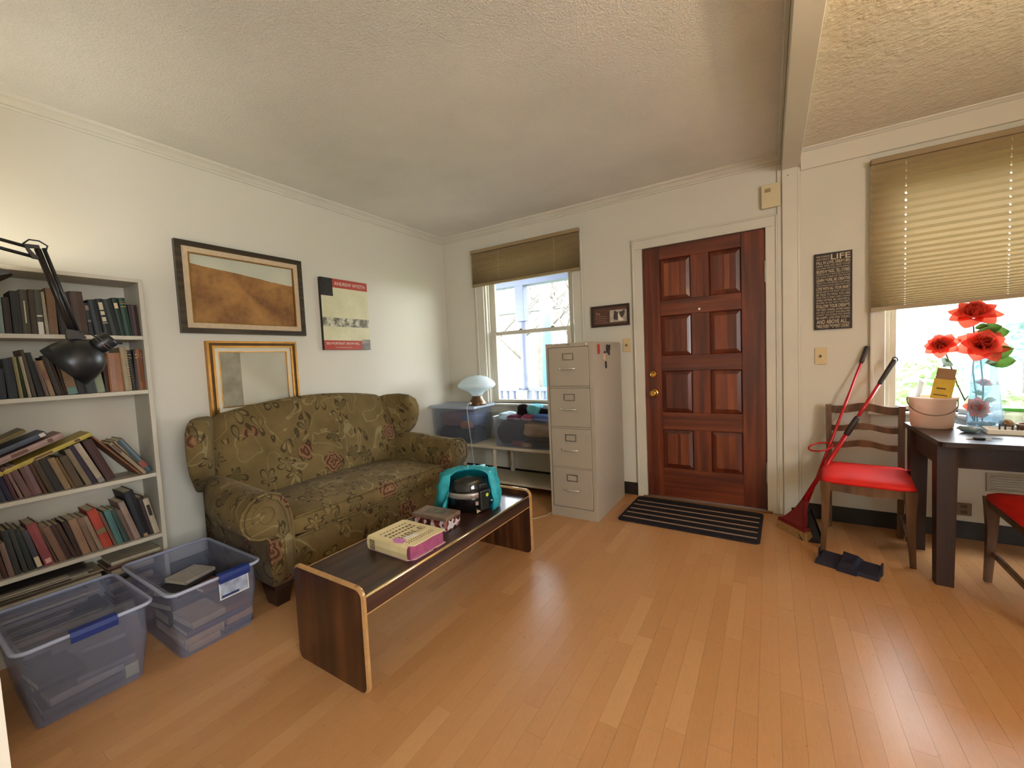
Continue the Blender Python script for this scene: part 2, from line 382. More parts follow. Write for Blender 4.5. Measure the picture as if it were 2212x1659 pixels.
# ------------------------------------------------------------------ windows
glass = CLEAR('window_glass', (250, 253, 255), .02, .02, .06)
sash_m = M('sash_paint', (206, 200, 184), .5, 0, .05, 4)
def window(name, W, xcas0, xcas1, hung):
    x0, x1, z0, z1 = W; root = struct(empty(name, (0, 0, 0)))
    b = BM()
    box(b, xcas0, x0+.004, -.018, 0, z0-.02, z1+.09, .003); box(b, x1-.004, xcas1, -.018, 0, z0-.02, z1+.09, .003); box(b, xcas0, xcas1, -.018, 0, z1-.004, z1+.09, .003)
    box(b, xcas0-.006, xcas0+.014, -.026, 0, z0-.02, z1+.096, .004); box(b, xcas1-.014, xcas1+.006, -.026, 0, z0-.02, z1+.096, .004)
    obj('window_casing', b, trimm, root)
    b = BM(); box(b, x0, x0+.022, .0, .12, z0, z1); box(b, x1-.022, x1, 0, .12, z0, z1); box(b, x0, x1, 0, .12, z1-.022, z1)
    box(b, x0+.022, x0+.034, .028, .036, z0, z1); box(b, x1-.034, x1-.022, .028, .036, z0, z1)
    obj('window_jamb', b, trimm, root)
    obj('window_sill', bx(xcas0-.02, xcas1+.02, -.055, .12, z0-.022, z0, .005), trimm, root)
    obj('window_apron', bx(xcas0, xcas1, -.016, 0, z0-.1, z0-.022, .003), trimm, root)
    xa, xb = x0+.022, x1-.022
    zm = 1.46 if hung else None
    def sash(y, za, zb, st, top, bot):
        s = empty('sash', (0, 0, 0)); s.parent = root
        b = BM(); box(b, xa, xa+st, y, y+.03, za, zb, .003); box(b, xb-st, xb, y, y+.03, za, zb, .003); box(b, xa+st, xb-st, y, y+.03, za, za+bot, .003); box(b, xa+st, xb-st, y, y+.03, zb-top, zb, .003)
        obj('sash_frame', b, sash_m, s)
        obj('pane', bx(xa+st-.004, xb-st+.004, y+.012, y+.016, za+bot-.004, zb-top+.004), glass, s)
        return s
    if hung:
        sash(.072, zm-.018, z1-.022, .062, .05, .036); s = sash(.038, z0+.002, zm+.018, .078, .036, .03)
        for xx in (.90, 1.245):
            obj('sash_lock', prism([(-.022, 0), (.022, 0), (.016, .01), (.006, .014), (-.012, .012)], 'y', -.010, .010), M('lock_metal', (150, 140, 118), .4, .5), s).location = (xx, .053, zm+.018)
    else:
        sash(.045, z0+.002, z1-.022, .046, .05, .03)
    return root
window('window_1', W1, .419, 1.578, True)
window('window_2', W2, 3.51, 5.065, False)

# pleated blinds: a zig-zag sheet with cord holes, a head rail and a bottom rail
blind_m = CLOTHLIT('pleated_fabric', (158, 137, 101), .13, .9, .05, 3)
rail_m = M('blind_rail', (150, 128, 92), .5, 0, .08)
def blind(label, x0, x1, z0, z1, y, zl, holes, tilt=0):
    root = thing('pleated_blind', label, 'blind', (0, 0, 0))
    xs = [x0]
    for hx in holes: xs += [hx-.0035, hx+.0035]
    xs.append(x1); b = BM(); n = len(zl); V = []
    for k, z in enumerate(zl):
        yy = y-(.006 if k % 2 == 0 else -.006)
        V.append([b.verts.new((x, yy, z+tilt*(x-x0)*(1-(z-z0)/(z1-z0)))) for x in xs])
    for k in range(n-1):
        for c in range(len(xs)-1):
            if c % 2 == 1 and k % 2 == 0: 
                a0, a1, c0, c1 = V[k][c], V[k][c+1], V[k+1][c], V[k+1][c+1]; f = .45 if zl[k+1]-zl[k] > .012 else .85
                m0 = b.verts.new(a0.co.lerp(c0.co, f)); m1 = b.verts.new(a1.co.lerp(c1.co, f)); b.faces.new((a0, a1, m1, m0)); continue
            b.faces.new((V[k][c], V[k][c+1], V[k+1][c+1], V[k+1][c]))
    obj('pleats', b, blind_m, root)
    obj('head_rail', bx(x0-.004, x1+.004, y-.018, y+.018, z1-.004, z1+.028, .003), rail_m, root)
    dz = tilt*(x1-x0)
    o = obj('bottom_rail', loft([[(x, y+p[0], z0+p[1]+(dz if x == x1 else 0)) for p in ((-.014, -.022), (.014, -.022), (.014, .002), (-.014, .002))] for x in (x0, x1)]), rail_m, root)
    for hx in holes: obj('lift_cord', bx(hx-.0008, hx+.0008, y-.0005, y+.0005, z0, z1), M('cord_white', (225, 220, 205)), root)
    return root
def pleat_levels(z0, z1, big, small, dense):
    out = [z0]; z = z0
    while z < z1-big*.6:
        f = min(1, (z-z0)/dense); z += (small+(big-small)*f)/2; out.append(z)
    out.append(z1); return out
blind('small tan pleated blind rolled up over the window above the storage bins', .41, 1.572, 1.962, 2.272, -.045, pleat_levels(1.962, 2.272, .018, .006, .2), [.73, 1.33])
blind('large tan pleated blind half lowered over the window behind the roses', 3.502, 5.075, 1.41, 2.285, -.045, pleat_levels(1.41, 2.285, .043, .010, .45), [3.662, 4.085, 4.5, 4.92], .062/1.57*.7)

# ================================================================== things on the walls
def art_mat(name, fn):
    if name in MATS: return MATS[name]
    t = NT(name); v = t.coord('Object'); sp = t.n('SeparateXYZ'); t.l(v, sp.inputs[0]); t.base(fn(t, v, sp.outputs)); t.set(.55, 0, .4); MATS[name] = t.m; return t.m
# wide landscape print in a dark frame
def meadow(t, v, s):
    f = t.noise(v, 26, 5, .65); g = t.noise(v, 5, 3, .5)
    fld = t.ramp(f, [(.3, RGB(84, 54, 30)), (.5, RGB(134, 92, 50)), (.72, RGB(160, 114, 64))])
    fld = t.mix(.55, fld, t.ramp(g, [(.35, RGB(120, 78, 42)), (.65, RGB(186, 136, 74))]))
    skyc = t.ramp(t.noise(v, 3, 2), [(.3, RGB(176, 176, 156)), (.7, RGB(196, 194, 172))])
    h = t.math('ADD', s[2], t.math('MULTIPLY', s[1], .10)); h = t.math('ADD', h, t.math('MULTIPLY', t.math('SUBTRACT', g, .5), .02))
    return t.mix(t.math('GREATER_THAN', h, .115), fld, skyc)
y0, y1, z0, z1 = -2.4041, -1.632, 1.4379, 1.9868; yc, zc = (y0+y1)/2, (z0+z1)/2; hw, hh = (y1-y0)/2, (z1-z0)/2
r = thing('framed_landscape', 'wide dark-framed print of a brown meadow high above the sofa', 'picture', (0, yc, zc))
obj('outer_frame', frame_bm('x', 0, .030, -hw, hw, -hh, hh, .032), WOOD('frame_dark', (38, 28, 16), (56, 44, 27), (74, 60, 40), 'y', 2, .4), r)
obj('liner', frame_bm('x', .004, .024, -hw+.030, hw-.030, -hh+.030, hh-.030, .036), M('frame_linen', (196, 172, 140), .9, 0, .08, 60, .3, 300, .001), r)
obj('gold_lip', frame_bm('x', .004, .026, -hw+.064, hw-.064, -hh+.064, hh-.064, .007), M('gilt', (150, 112, 52), .35, .7, .15, 30), r)
obj('print', bx(.002, .012, -hw+.07, hw-.07, -hh+.07, hh-.07), art_mat('print_meadow', meadow), r)
# gold-framed print half hidden by the sofa
def interior(t, v, s):
    f = t.noise(v, 9, 4, .6); g = t.noise(v, 2.5, 2)
    a = t.ramp(f, [(.3, RGB(120, 112, 92)), (.7, RGB(160, 152, 128))]); c = t.ramp(g, [(.3, RGB(166, 160, 138)), (.7, RGB(196, 190, 168))])
    return t.mix(t.math('GREATER_THAN', s[1], -.09), a, c)
y0, y1, z0, z1 = -2.2878, -1.7193, .90, 1.3922; yc, zc = (y0+y1)/2, (z0+z1)/2; hw, hh = (y1-y0)/2, (z1-z0)/2
r = thing('framed_print', 'gold-framed pale grey print hanging half hidden behind the sofa back', 'picture', (0, yc, zc))
gold = M('gold_leaf', (186, 134, 60), .3, .8, .15, 20); umber = M('frame_umber', (84, 58, 28), .45, .3, .2, 20)
b = BM()
for wd, a0, a1, ins in ((.013, 0, .034, 0), (.012, 0, .032, .030)): frame_bm('x', a0, a1, -hw+ins, hw-ins, -hh+ins, hh-ins, wd, b)
obj('outer_frame', b, gold, r)
obj('frame_groove', frame_bm('x', 0, .026, -hw+.0135, hw-.0135, -hh+.0135, hh-.0135, .016), umber, r)
obj('mat_board', frame_bm('x', .003, .020, -hw+.04, hw-.04, -hh+.04, hh-.04, .028), M('mat_cream', (214, 206, 184), .9, 0, .04), r)
obj('gold_lip', frame_bm('x', .003, .022, -hw+.066, hw-.066, -hh+.066, hh-.066, .006), gold, r)
obj('print', bx(.002, .014, -hw+.07, hw-.07, -hh+.07, hh-.07), art_mat('print_interior', interior), r)
# exhibition poster block
y0, y1, z0, z1 = -1.4898, -1.0527, 1.3335, 1.8978; H = z1-z0; Wd = y1-y0
r = thing('poster', 'red and cream exhibition poster block right of the framed landscape', 'poster', (0, y0, z0))
obj('backing_block', bx(0, .028, 0, Wd, 0, H), M('poster_edge', (26, 22, 20), .6), r)
def plate(name, x, a, c, d, e, m, par): return obj(name, bx(x, x+.0012, a, c, d, e), m, par)
def paleland(t, v, s):
    f = t.noise(v, 7, 4, .6)
    g = t.ramp(f, [(.3, RGB(196, 190, 150)), (.7, RGB(214, 208, 172))]); q = t.ramp(t.noise(v, 20, 4, .7), [(.42, RGB(104, 98, 84)), (.6, RGB(206, 200, 172))])
    band = t.math('COMPARE', s[2], .22); band.node.inputs[2].default_value = .035
    return t.mix(band, g, q)
plate('artwork', .028, .0, Wd, .075, H-.07, art_mat('poster_art', paleland), r)
red = M('poster_red', (168, 56, 40), .55, 0, .05); wht = M('ink_white', (226, 214, 196), .6, 0, 0)
plate('title_band', .028, .105, Wd, H-.07, H, red, r); plate('caption_band', .028, .0, Wd-.085, .0, .075, red, r)
plate('portrait_photo', .0282, 0, .105, H-.14, H, M('photo_dark', (30, 24, 22), .5, 0, .6, 30), r); plate('detail_photo', .0282, Wd-.085, Wd, 0, .085, M('photo_grey', (120, 114, 104), .5, 0, .6, 26), r)
for s, sz, y, z, wd in (('ANDREW WYETH', .040, .122, H-.050, .29), ('SELF-PORTRAIT: SNOW HILL', .026, .018, .042, .31)):
    obj('lettering', text_bm(s, sz, face((.0295, y, z), (0, 1, 0), (0, 0, 1)), wd), wht, r)
obj('lettering', bx(.0293, .0297, .10, .25, .018, .020), wht, r)
# small framed cat photo above the filing cabinet
x0, x1, z0, z1 = 1.648, 1.981, 1.436, 1.615
r = thing('cat_photo_frame', 'small dark-framed cat photo between window and front door', 'picture', (x0, 0, z0)); Wd = x1-x0; H = z1-z0
obj('outer_frame', frame_bm('y', -.018, 0, 0, Wd, 0, H, .017), WOOD('frame_walnut', (30, 16, 10), (42, 24, 16), (56, 34, 22), 'x', 2, .35), r)
obj('mat_board', bx(.014, Wd-.014, -.008, -.002, .014, H-.014), M('mat_brown', (92, 62, 48), .8, 0, .15, 14), r)
ph = obj('photo', bx(.165, .31, -.0088, -.008, .034, .135), M('photo_pale', (176, 162, 146), .6, 0, .25, 18), r)
grey = M('cat_grey', (70, 60, 52), .7, 0, .3, 60); catw = M('cat_white', (222, 208, 194), .7, 0, .05)
obj('cat_shape', prism([(.195, .06), (.20, .10), (.205, .132), (.225, .118), (.25, .116), (.27, .12), (.292, .134), (.294, .11), (.286, .085), (.268, .06), (.24, .048), (.212, .05)], 'y', -.0092, -.0088), grey, ph)
obj('cat_muzzle', prism([(.238, .112), (.246, .112), (.25, .09), (.262, .07), (.278, .056), (.28, .044), (.25, .040), (.234, .05), (.236, .07), (.234, .09)], 'y', -.0096, -.0092), catw, ph)
for y, z in ((.05, .115), (.072, .110)): obj('paw_print', lathe([(.009, 0), (.009, .0004)], 10), M('mat_print', (150, 110, 92), .8, 0, 0), r).matrix_local = Matrix.Translation((y, -.0081, z)) @ Matrix.Rotation(PI/2, 4, 'X')
for k, (a, e) in enumerate(((.04, .13), (.03, .14), (.045, .125), (.03, .145))): obj('print_line', bx(a, e, -.0084, -.008, .088-.018*k, .092-.018*k), M('mat_print', (150, 110, 92)), r)
# word sign
x0, x1, z0, z1 = 3.219, 3.417, 1.297, 1.796; Wd = x1-x0; H = z1-z0
r = thing('word_sign', 'tall black sign headed LIFE with cream lettering left of the large blind', 'sign', (x0, 0, z0))
obj('board', bx(0, Wd, -.016, 0, 0, H, .001), M('sign_black', (34, 24, 16), .6, 0, .08), r)
ink = M('sign_ink', (196, 176, 146), .7, 0, .06)
def line(s, zt, h, a=.012, e=None, bold=0):
    e = e or Wd-.012
    obj('lettering', text_bm(s, h*1.38, face((a, -.0165, zt-h), (1, 0, 0), (0, 0, 1)), e-a, 0, bold), ink, r)
line('LIFE', H-.010, .036, .088, Wd-.01, .0006)
z = H-.014
line('FIND A PASSION', z, .013, .012, .082); line('AND PURSUE IT', z-.018, .013, .012, .082); z = H-.050
SIGN = (('FALL IN LOVE, DREAM BIG', .017), ('DRINK WINE, EAT GREAT FOOD', .010), ('AND SPEND TIME WITH GOOD FRIENDS', .008), ('BELIEVE IN MAGIC, TELL STORIES', .018), ('REMINISCE ABOUT THE GOOD OLD DAYS', .008), ('BUT LOOK AHEAD TO THE FUTURE', .009), ('LEARN MORE, BE CREATIVE', .016), ('SPEND TIME WITH PEOPLE YOU ADMIRE', .009), ('SEIZE OPPORTUNITIES WHEN THEY COME', .008), ('LOVE WITH ALL YOUR HEART', .017), ('NEVER GIVE UP ON WHAT YOU LOVE', .010), ('BE TRUE TO WHO YOU ARE', .013), ('MAKE TIME TO ENJOY SIMPLE THINGS', .009), ('SMILE OFTEN, BE GRATEFUL', .012), ('BE KIND TO ALL THAT YOU MEET', .009), ('FOLLOW YOUR DREAMS', .019), ('TRY NEW THINGS, WORK HARD', .012), ('DO NOT COUNT THE MINUTES', .009), ('COUNT THE LAUGHS YOU SHARE', .009), ('BE HAPPY, LIVE FOR TODAY', .014), ('AND ABOVE ALL...', .022), ('MAKE EVERY MOMENT COUNT.', .019))
kf = (z-.010)/(sum(h for _, h in SIGN)+.0042*(len(SIGN)-1))
for s, h in SIGN:
    line(s, z, h*kf, bold=.0004 if h > .015 else 0); z -= (h+.0042)*kf
# switches, alarm box, outlets
plate_m = M('switch_ivory', (204, 182, 136), .4, 0, .05)
def switch(label, xc, zc, hw=.033, hh=.056):
    r = thing('light_switch', label, 'switch', (xc, 0, zc))
    obj('cover_plate', bx(-hw, hw, -.006, 0, -hh, hh, .002), plate_m, r); obj('toggle', bx(-.004, .004, -.016, -.006, -.008, .008, .001), M('toggle_brown', (70, 50, 32), .4), r)
    for s in (-1, 1): obj('screw', lathe([(.003, 0), (.003, .001)], 8), plate_m, r).matrix_local = Matrix.Translation((0, -.006, .038*s)) @ Matrix.Rotation(PI/2, 4, 'X')
switch('ivory light switch between filing cabinet and front door', 1.949, 1.269)
switch('ivory light switch under the LIFE sign', 3.254, 1.121)
r = thing('alarm_box', 'small ivory alarm box high on the wall by the beam', 'alarm', (2.921, 0, 2.155))
obj('housing', bx(0, .112, -.034, 0, 0, .158, .004, 2), M('alarm_ivory', (206, 190, 152), .45, 0, .04), r); obj('grille', bx(.022, .056, -.0355, -.034, .105, .128, .002), M('alarm_grille', (160, 140, 100), .5), r)
r = thing('wall_outlet', 'brown wall outlet low behind the dark table', 'outlet', (3.94, 0, .178))
obj('cover_plate', bx(-.034, .034, -.006, 0, -.038, .038, .002), M('outlet_brown', (120, 100, 78), .5), r)
for s in (-1, 1): obj('socket', bx(-.014, .014, -.008, -.006, s*.017-.010, s*.017+.010, .002), M('outlet_dark', (86, 70, 54), .5), r)
r = thing('wall_vent', 'pale slotted wall vent under the window behind the dark table', 'vent', (4.03, 0, .30))
obj('vent_frame', frame_bm('y', -.012, 0, 0, .30, 0, .11, .014), M('vent_paint', (170, 160, 140), .5), r)
for k in range(6): obj('slat', bx(.014, .286, -.010, -.004, .018+.014*k, .024+.014*k), M('vent_paint', (170, 160, 140)), r)

# ================================================================== filing cabinet
cabm = M('cabinet_enamel', (166, 154, 137), .42, 0, .03, 3, .04, 400, .0005); cabd = M('cabinet_gap', (70, 60, 50), .6)
chrome = M('chrome', (226, 220, 208), .25, .7, .03); lab_m = M('label_frame', (140, 130, 110), .35, .8, .05)
cx0, cx1, cy0, cy1, cz = 1.544, 1.912, -.70, -.06, 1.293
r = thing('filing_cabinet', 'tall beige steel four-drawer filing cabinet between window and front door', 'cabinet', ((cx0+cx1)/2, (cy0+cy1)/2, 0))
wx = (cx1-cx0)/2; dy = (cy1-cy0)/2
b = BM(); box(b, -wx, wx, -dy+.0197, dy, 0, cz); box(b, -wx, -wx+.016, -dy, -dy+.0195, .0745, 1.2655); box(b, wx-.03, wx, -dy, -dy+.0195, .0745, 1.2655)
box(b, -wx, wx, -dy, -dy+.0195, 0, .074); box(b, -wx, wx, -dy, -dy+.0195, 1.266, cz)
for z in (.974, .674, .375): box(b, -wx+.016, wx-.03, -dy+.004, -dy+.0195, z-.005, z+.005)
obj('body', b, cabm, r)
zz = [(.077, .368), (.381, .667), (.681, .966), (.981, 1.262)]
for z0, z1 in zz:
    d = obj('drawer', bx(-wx+.020, wx-.034, -dy-.001, -dy+.022, z0, z1, .003), cabm, r); xm = -.005
    l = obj('label_holder', frame_bm('y', -dy-.005, -dy, xm-.042, xm+.042, z1-.092, z1-.042, .005), lab_m, d)
    obj('label_card', bx(xm-.037, xm+.037, -dy-.002, -dy, z1-.087, z1-.047), M('label_card', (164, 152, 134)), d)
    zh = z1-.155; hp = [(xm-.045+.0, -dy), (xm-.045, -dy-.022), (xm+.055, -dy-.022), (xm+.055, -dy)]
    b = tube([(hp[0][0], hp[0][1], zh), (hp[0][0]+.002, hp[1][1]+.006, zh), (hp[0][0]+.012, hp[1][1], zh), (xm+.005, hp[1][1]-.003, zh-.001), (hp[2][0]-.012, hp[1][1], zh), (hp[2][0]-.002, hp[1][1]+.006, zh), (hp[3][0], hp[3][1], zh)], .006, 8)
    obj('handle', b, chrome, d, True)
    obj('thumb_latch', bx(xm-.075, xm-.063, -dy-.010, -dy, zh-.007, zh+.007, .002), chrome, d)
lk = obj('lock', lathe([(0, 0), (.009, 0), (.009, .006), (.006, .008), (0, .008)], 14), chrome, r); lk.matrix_local = Matrix.Translation((wx-.05, -dy, 1.279)) @ Matrix.Rotation(PI/2, 4, 'X')
obj('badge', bx(-.01, .01, -dy-.001, -dy, 1.276, 1.284), lab_m, r)
# magnets on its side
mx = cx1+.001
tag(obj('fridge_magnet', bx(mx, mx+.004, -.608, -.566, 1.205, 1.275, .001), M('magnet_red', (176, 44, 30), .5, 0, .15, 40)), 'red rectangular magnet on the filing cabinet side', 'magnet')
tag(obj('fridge_magnet', prism([(-.42, 1.26), (-.405, 1.275), (-.39, 1.262), (-.37, 1.258), (-.352, 1.274), (-.342, 1.262), (-.348, 1.235), (-.36, 1.222), (-.355, 1.2), (-.37, 1.192), (-.378, 1.212), (-.40, 1.208), (-.42, 1.222)], 'x', mx, mx+.008), M('magnet_black', (44, 32, 26), .5)), 'dark bow-shaped magnet on the filing cabinet side', 'magnet')
k = thing('key_tag', 'pale key tag with dark fob hanging on the filing cabinet side', 'key', (mx, -.46, 1.2))
obj('tag', prism([(-.035, -.04), (.0, -.055), (.012, .0), (-.006, .012), (-.03, .0)], 'x', .0, .005), M('tag_cream', (214, 176, 140), .6), k); obj('fob', prism([(.012, -.05), (.026, -.06), (.03, -.10), (.012, -.105), (.008, -.07)], 'x', 0, .007), M('fob_black', (24, 22, 22), .4), k); obj('clip', bx(0, .012, -.012, .004, .010, .022, .002), M('fob_black', (24, 22, 22)), k)

# ================================================================== sofa
t = NT('sofa_tapestry'); v = t.coord('Object')
wv = t.n('TexNoise'); wv.inputs['Scale'].default_value = 6; t.l(v, wv.inputs['Vector'])
dv = t.n('VectorMath'); dv.operation = 'MULTIPLY_ADD'; t.l(wv.outputs['Color'], dv.inputs[0]); dv.inputs[1].default_value = (.06, .06, .06); t.l(v, dv.inputs[2])
def motif(scale):
    vo = t.n('TexVoronoi'); vo.inputs['Scale'].default_value = scale; t.l(dv.outputs[0], vo.inputs['Vector'])
    df = t.n('VectorMath'); df.operation = 'SUBTRACT'; t.l(dv.outputs[0], df.inputs[0]); t.l(vo.outputs['Position'], df.inputs[1])
    sx = t.n('SeparateXYZ'); t.l(df.outputs[0], sx.inputs[0]); cs = t.n('SeparateColor'); t.l(vo.outputs['Color'], cs.inputs[0])
    an = t.math('ARCTAN2', sx.outputs[1], t.math('ADD', sx.outputs[0], sx.outputs[2]))
    return vo.outputs['Distance'], t.math('ADD', an, t.math('MULTIPLY', cs.outputs[2], 6.28)), cs.outputs
ground = t.ramp(t.noise(v, 7, 3), [(.3, RGB(100, 83, 50)), (.7, RGB(120, 101, 62))])
n9 = t.noise(dv.outputs[0], 3.6, 2, .45, 1.2)
curl = t.math('LESS_THAN', t.math('ABSOLUTE', t.math('SUBTRACT', n9, .5)), .010)
g = t.mix(t.math('MULTIPLY', curl, .5), ground, RGB(148, 134, 96))
# sprays of leaves: five-lobed rosettes with dark outlines
d2, a2, c2 = motif(9.0)
lob = t.math('MULTIPLY', t.math('POWER', t.math('ABSOLUTE', t.math('COSINE', t.math('MULTIPLY', a2, 2.5))), .8), .50)
on = t.math('GREATER_THAN', c2[0], .30)
leaf = t.math('MULTIPLY', t.math('LESS_THAN', d2, lob), on); rim = t.math('MULTIPLY', t.math('LESS_THAN', t.math('ABSOLUTE', t.math('SUBTRACT', d2, lob)), .055), on)
g = t.mix(t.math('MULTIPLY', leaf, .7), g, t.mix(c2[1], RGB(76, 68, 40), RGB(138, 120, 78)))
g = t.mix(t.math('MULTIPLY', rim, .8), g, RGB(58, 44, 28))
# roses: ragged discs with ringed petals
d1, a1, c1 = motif(4.0)
edge = t.math('ADD', .27, t.math('MULTIPLY', t.math('SINE', t.math('MULTIPLY', a1, 7)), .035)); ro = t.math('MULTIPLY', t.math('LESS_THAN', d1, edge), t.math('GREATER_THAN', c1[0], .30))
ring = t.math('SINE', t.math('ADD', t.math('MULTIPLY', d1, 62), t.math('MULTIPLY', t.math('SINE', t.math('MULTIPLY', a1, 5)), 1.6)))
rc = t.ramp(t.math('ADD', t.math('MULTIPLY', ring, .5), .5), [(0, RGB(66, 38, 28)), (.45, RGB(112, 70, 50)), (1, RGB(138, 104, 74))])
g = t.mix(t.math('MULTIPLY', ro, .85), g, rc)
t.base(t.mix(.3, g, t.ramp(t.noise(v, 160, 2), [(.3, (.55, .5, .45, 1)), (.7, (1, 1, 1, 1))]), 'MULTIPLY')); t.bump(t.noise(v, 220, 2), .25, .002); t.set(.92, 0, .15)
t.b.inputs['Sheen Weight'].default_value = .03
fab = t.m
sofa = thing('sofa', 'olive brown floral tapestry sofa with rolled arms and wings', 'sofa', (.5, -1.72, 0))
def sp(name, bm, mat=fab, sm=True, sub=0):
    o = obj(name, bm, mat, sofa, sm, None, sub); o.data.transform(Matrix.Translation((-.5, 1.72, 0))); return o
YL, YR = -2.32, -1.115            # inner faces of the arms
b = BM(); box(b, .14, .855, YL-.10, YR+.10, .13, .315, .02, 3); sp('base', b)
def cushion(x0, x1, y0, y1, z0, z1, n=12):
    secs = []
    for i in range(n+1):
        u = i/n; y = y0+(y1-y0)*u; e = min(1, min(u, 1-u)*n/1.0); ins = .018*(1-e); cr = .022*math.sin(PI*u)**.5
        zt = z1+cr-.0
        secs.append([(x0+ins, y, z0+ins), (x1-.012-ins, y, z0+ins), (x1-ins, y, z0+.018), (x1+.004-ins, y, (z0+z1)/2), (x1-ins, y, z1-.022), (x1-.014-ins, y, z1-.004-ins), (x1-.06, y, zt-ins-.004), ((x0+x1)/2, y, zt+.006-ins), (x0+.05, y, zt-ins), (x0+ins, y, z1-.02)])
    return loft(secs)
sp('seat_cushion', cushion(.26, .885, YL+.004, YR-.004, .322, .432))
sp('piping', tube([(.877, YL+.02+(YR-YL-.04)*i/16, .430) for i in range(17)], .0055, 6)); sp('piping', tube([(.880, YL+.02+(YR-YL-.04)*i/16, .326) for i in range(17)], .005, 6))
def backz(y):
    u = (y-(-2.39))/(1.345); u = max(0, min(1, u)); return .925+.082*math.sin(PI*u)**.75
secs = []
for i in range(29):
    y = -2.39+1.345*i/28; zt = backz(y); e = min(1, min(i, 28-i)/2.0); k = .03*(1-e)
    secs.append([(.345-k, y, .36), (.335-k, y, .50), (.300-k, y, .65), (.258-k, y, .80), (.222-k, y, zt-.065), (.200-k, y, zt-.025), (.165, y, zt-k), (.120, y, zt-.008-k), (.090, y, zt-.04), (.080, y, zt-.10), (.075, y, .60), (.075, y, .20), (.2, y, .20)])
sp('backrest', loft(secs))
def wing(s):
    yi = YL if s < 0 else YR; f = lambda a: yi+s*a
    # outline in (distance along wing, height); wing runs forward and outward
    rim = [(0, .50), (0, .93), (.06, .945), (.14, .948), (.22, .935), (.275, .90), (.300, .84), (.300, .77), (.280, .70), (.250, .645), (.20, .60), (.11, .52)]
    secs = []
    for off, ins in ((-.054, .030), (-.046, .012), (-.028, .002), (0, 0), (.028, .002), (.046, .012), (.054, .030)):
        sec = []
        for (d, z) in rim:
            cx_, cz_ = .15, .72; d2 = d+(cx_-d)*ins*4; z2 = z+(cz_-z)*ins*3
            x = .13+d2*.90; y = f(.050+d2*(.50 if s < 0 else .46))+s*off; sec.append((x, y, z2))
        secs.append(sec)
    return loft(secs)
sp('wing', wing(-1)); sp('wing', wing(1))
arm_prof = [(0, .13), (0, .40), (-.004, .46), (-.022, .53), (-.055, .578), (-.10, .598), (-.150, .594), (-.195, .572), (-.228, .535), (-.240, .49), (-.232, .445), (-.205, .408), (-.165, .388), (-.128, .382), (-.116, .365), (-.115, .13)]
def arm(s):
    yi = YL if s < 0 else YR; secs = []
    for x, ow, dz in ((.20, .0, .02), (.30, .22, .026), (.38, .52, .026), (.46, .78, .022), (.56, .94, .014), (.68, 1, .006), (.80, 1, 0), (.868, 1, 0), (.884, .97, -.004)):
        secs.append([(x, yi-s*(p[0] if p[0] > -.116 else -.116+(p[0]+.116)*ow), p[1]+(dz if p[1] > .3 else 0)) for p in arm_prof])
    return loft(secs)
for s in (-1, 1):
    yi = YL if s < 0 else YR; a = sp('arm', arm(s))
    P = [(yi-s*(p[0]*.90-.006), p[1]-.008 if p[1] > .2 else p[1]) for p in arm_prof]
    fp = obj('arm_front', prism(P, 'x', .880, .896), fab, a, True); fp.data.transform(Matrix.Translation((-.5, 1.72, 0)))
    edge = [(.892, yi-s*p[0], p[1]) for p in arm_prof]; edge[0] = (.892, yi, .14); edge[-1] = (.892, yi+s*.115, .14)
    q = obj('piping', tube(edge, .0065, 6), fab, a, True); q.data.transform(Matrix.Translation((-.5, 1.72, 0)))
    q = obj('piping', tube([(.8975, yi-s*(p[0]*.80-.020), p[1]-.026) for p in arm_prof[1:8]], .005, 6), fab, a, True); q.data.transform(Matrix.Translation((-.5, 1.72, 0)))
    sc = [(.898, yi+s*(.128-(.018+.045*k/20)*math.cos(PI*.5+2.6*PI*k/20)*1.0), .492+(.018+.045*k/20)*math.sin(PI*.5+2.6*PI*k/20)) for k in range(21)]
    q = obj('piping', tube(sc, .0055, 6), fab, a, True); q.data.transform(Matrix.Translation((-.5, 1.72, 0)))
    q = obj('piping', tube([(.897, yi+s*.045, .15), (.897, yi+s*.045, .30), (.897, yi+s*.052, .40), (.897, yi+s*.07, .455)], .005, 6), fab, a, True); q.data.transform(Matrix.Translation((-.5, 1.72, 0)))
footm = WOOD('sofa_foot', (22, 10, 6), (34, 16, 10), (46, 24, 14), 'z', 1, .4)
for x in (.80, .16):
    for y in (-2.37, -1.06):
        b = loft([[(x+a*k, y+c*k, z) for a, c in ((-.06, -.045), (.06, -.045), (.06, .045), (-.06, .045))] for z, k in ((0, .72), (.03, .8), (.09, 1), (.135, 1.05))])
        sp('foot', b, footm, False)

# ================================================================== coffee table
dkw = WOOD('walnut_end', (46, 22, 12), (70, 36, 19), (108, 62, 30), 'z', 1.1, .3, .4, 5); dkt = WOOD('walnut_top', (36, 20, 14), (54, 31, 22), (74, 46, 33), 'y', 1.3, .38, .12, 6)
band = M('edge_band', (176, 134, 84), .4, 0, .15, 30); gilt = M('gilt_trim', (226, 206, 160), .16, .95, .04)
ct = thing('coffee_table', 'long low walnut coffee table with slab ends and gilt trim', 'table', (1.505, -1.93, 0))
TX0, TX1 = -.212, .208
for s, y in ((-1, -.612), (1, .612)):
    out = rrect(TX0, TX1, .0, .388, .03, 5)
    p = obj('end_panel', prism(out, 'y', y-.011, y+.011), dkw, ct)
    e = obj('edge_band', tube([(q[0], y, q[1]) for q in out], .0105, 6, None, True), band, p)
    e.scale = (1, 1, 1)
obj('top', bx(TX0+.012, TX1-.006, -.601, .601, .340, .362, .001), dkt, ct)
obj('apron', bx(TX1-.018, TX1-.004, -.601, .601, .292, .342, .001), dkt, ct)
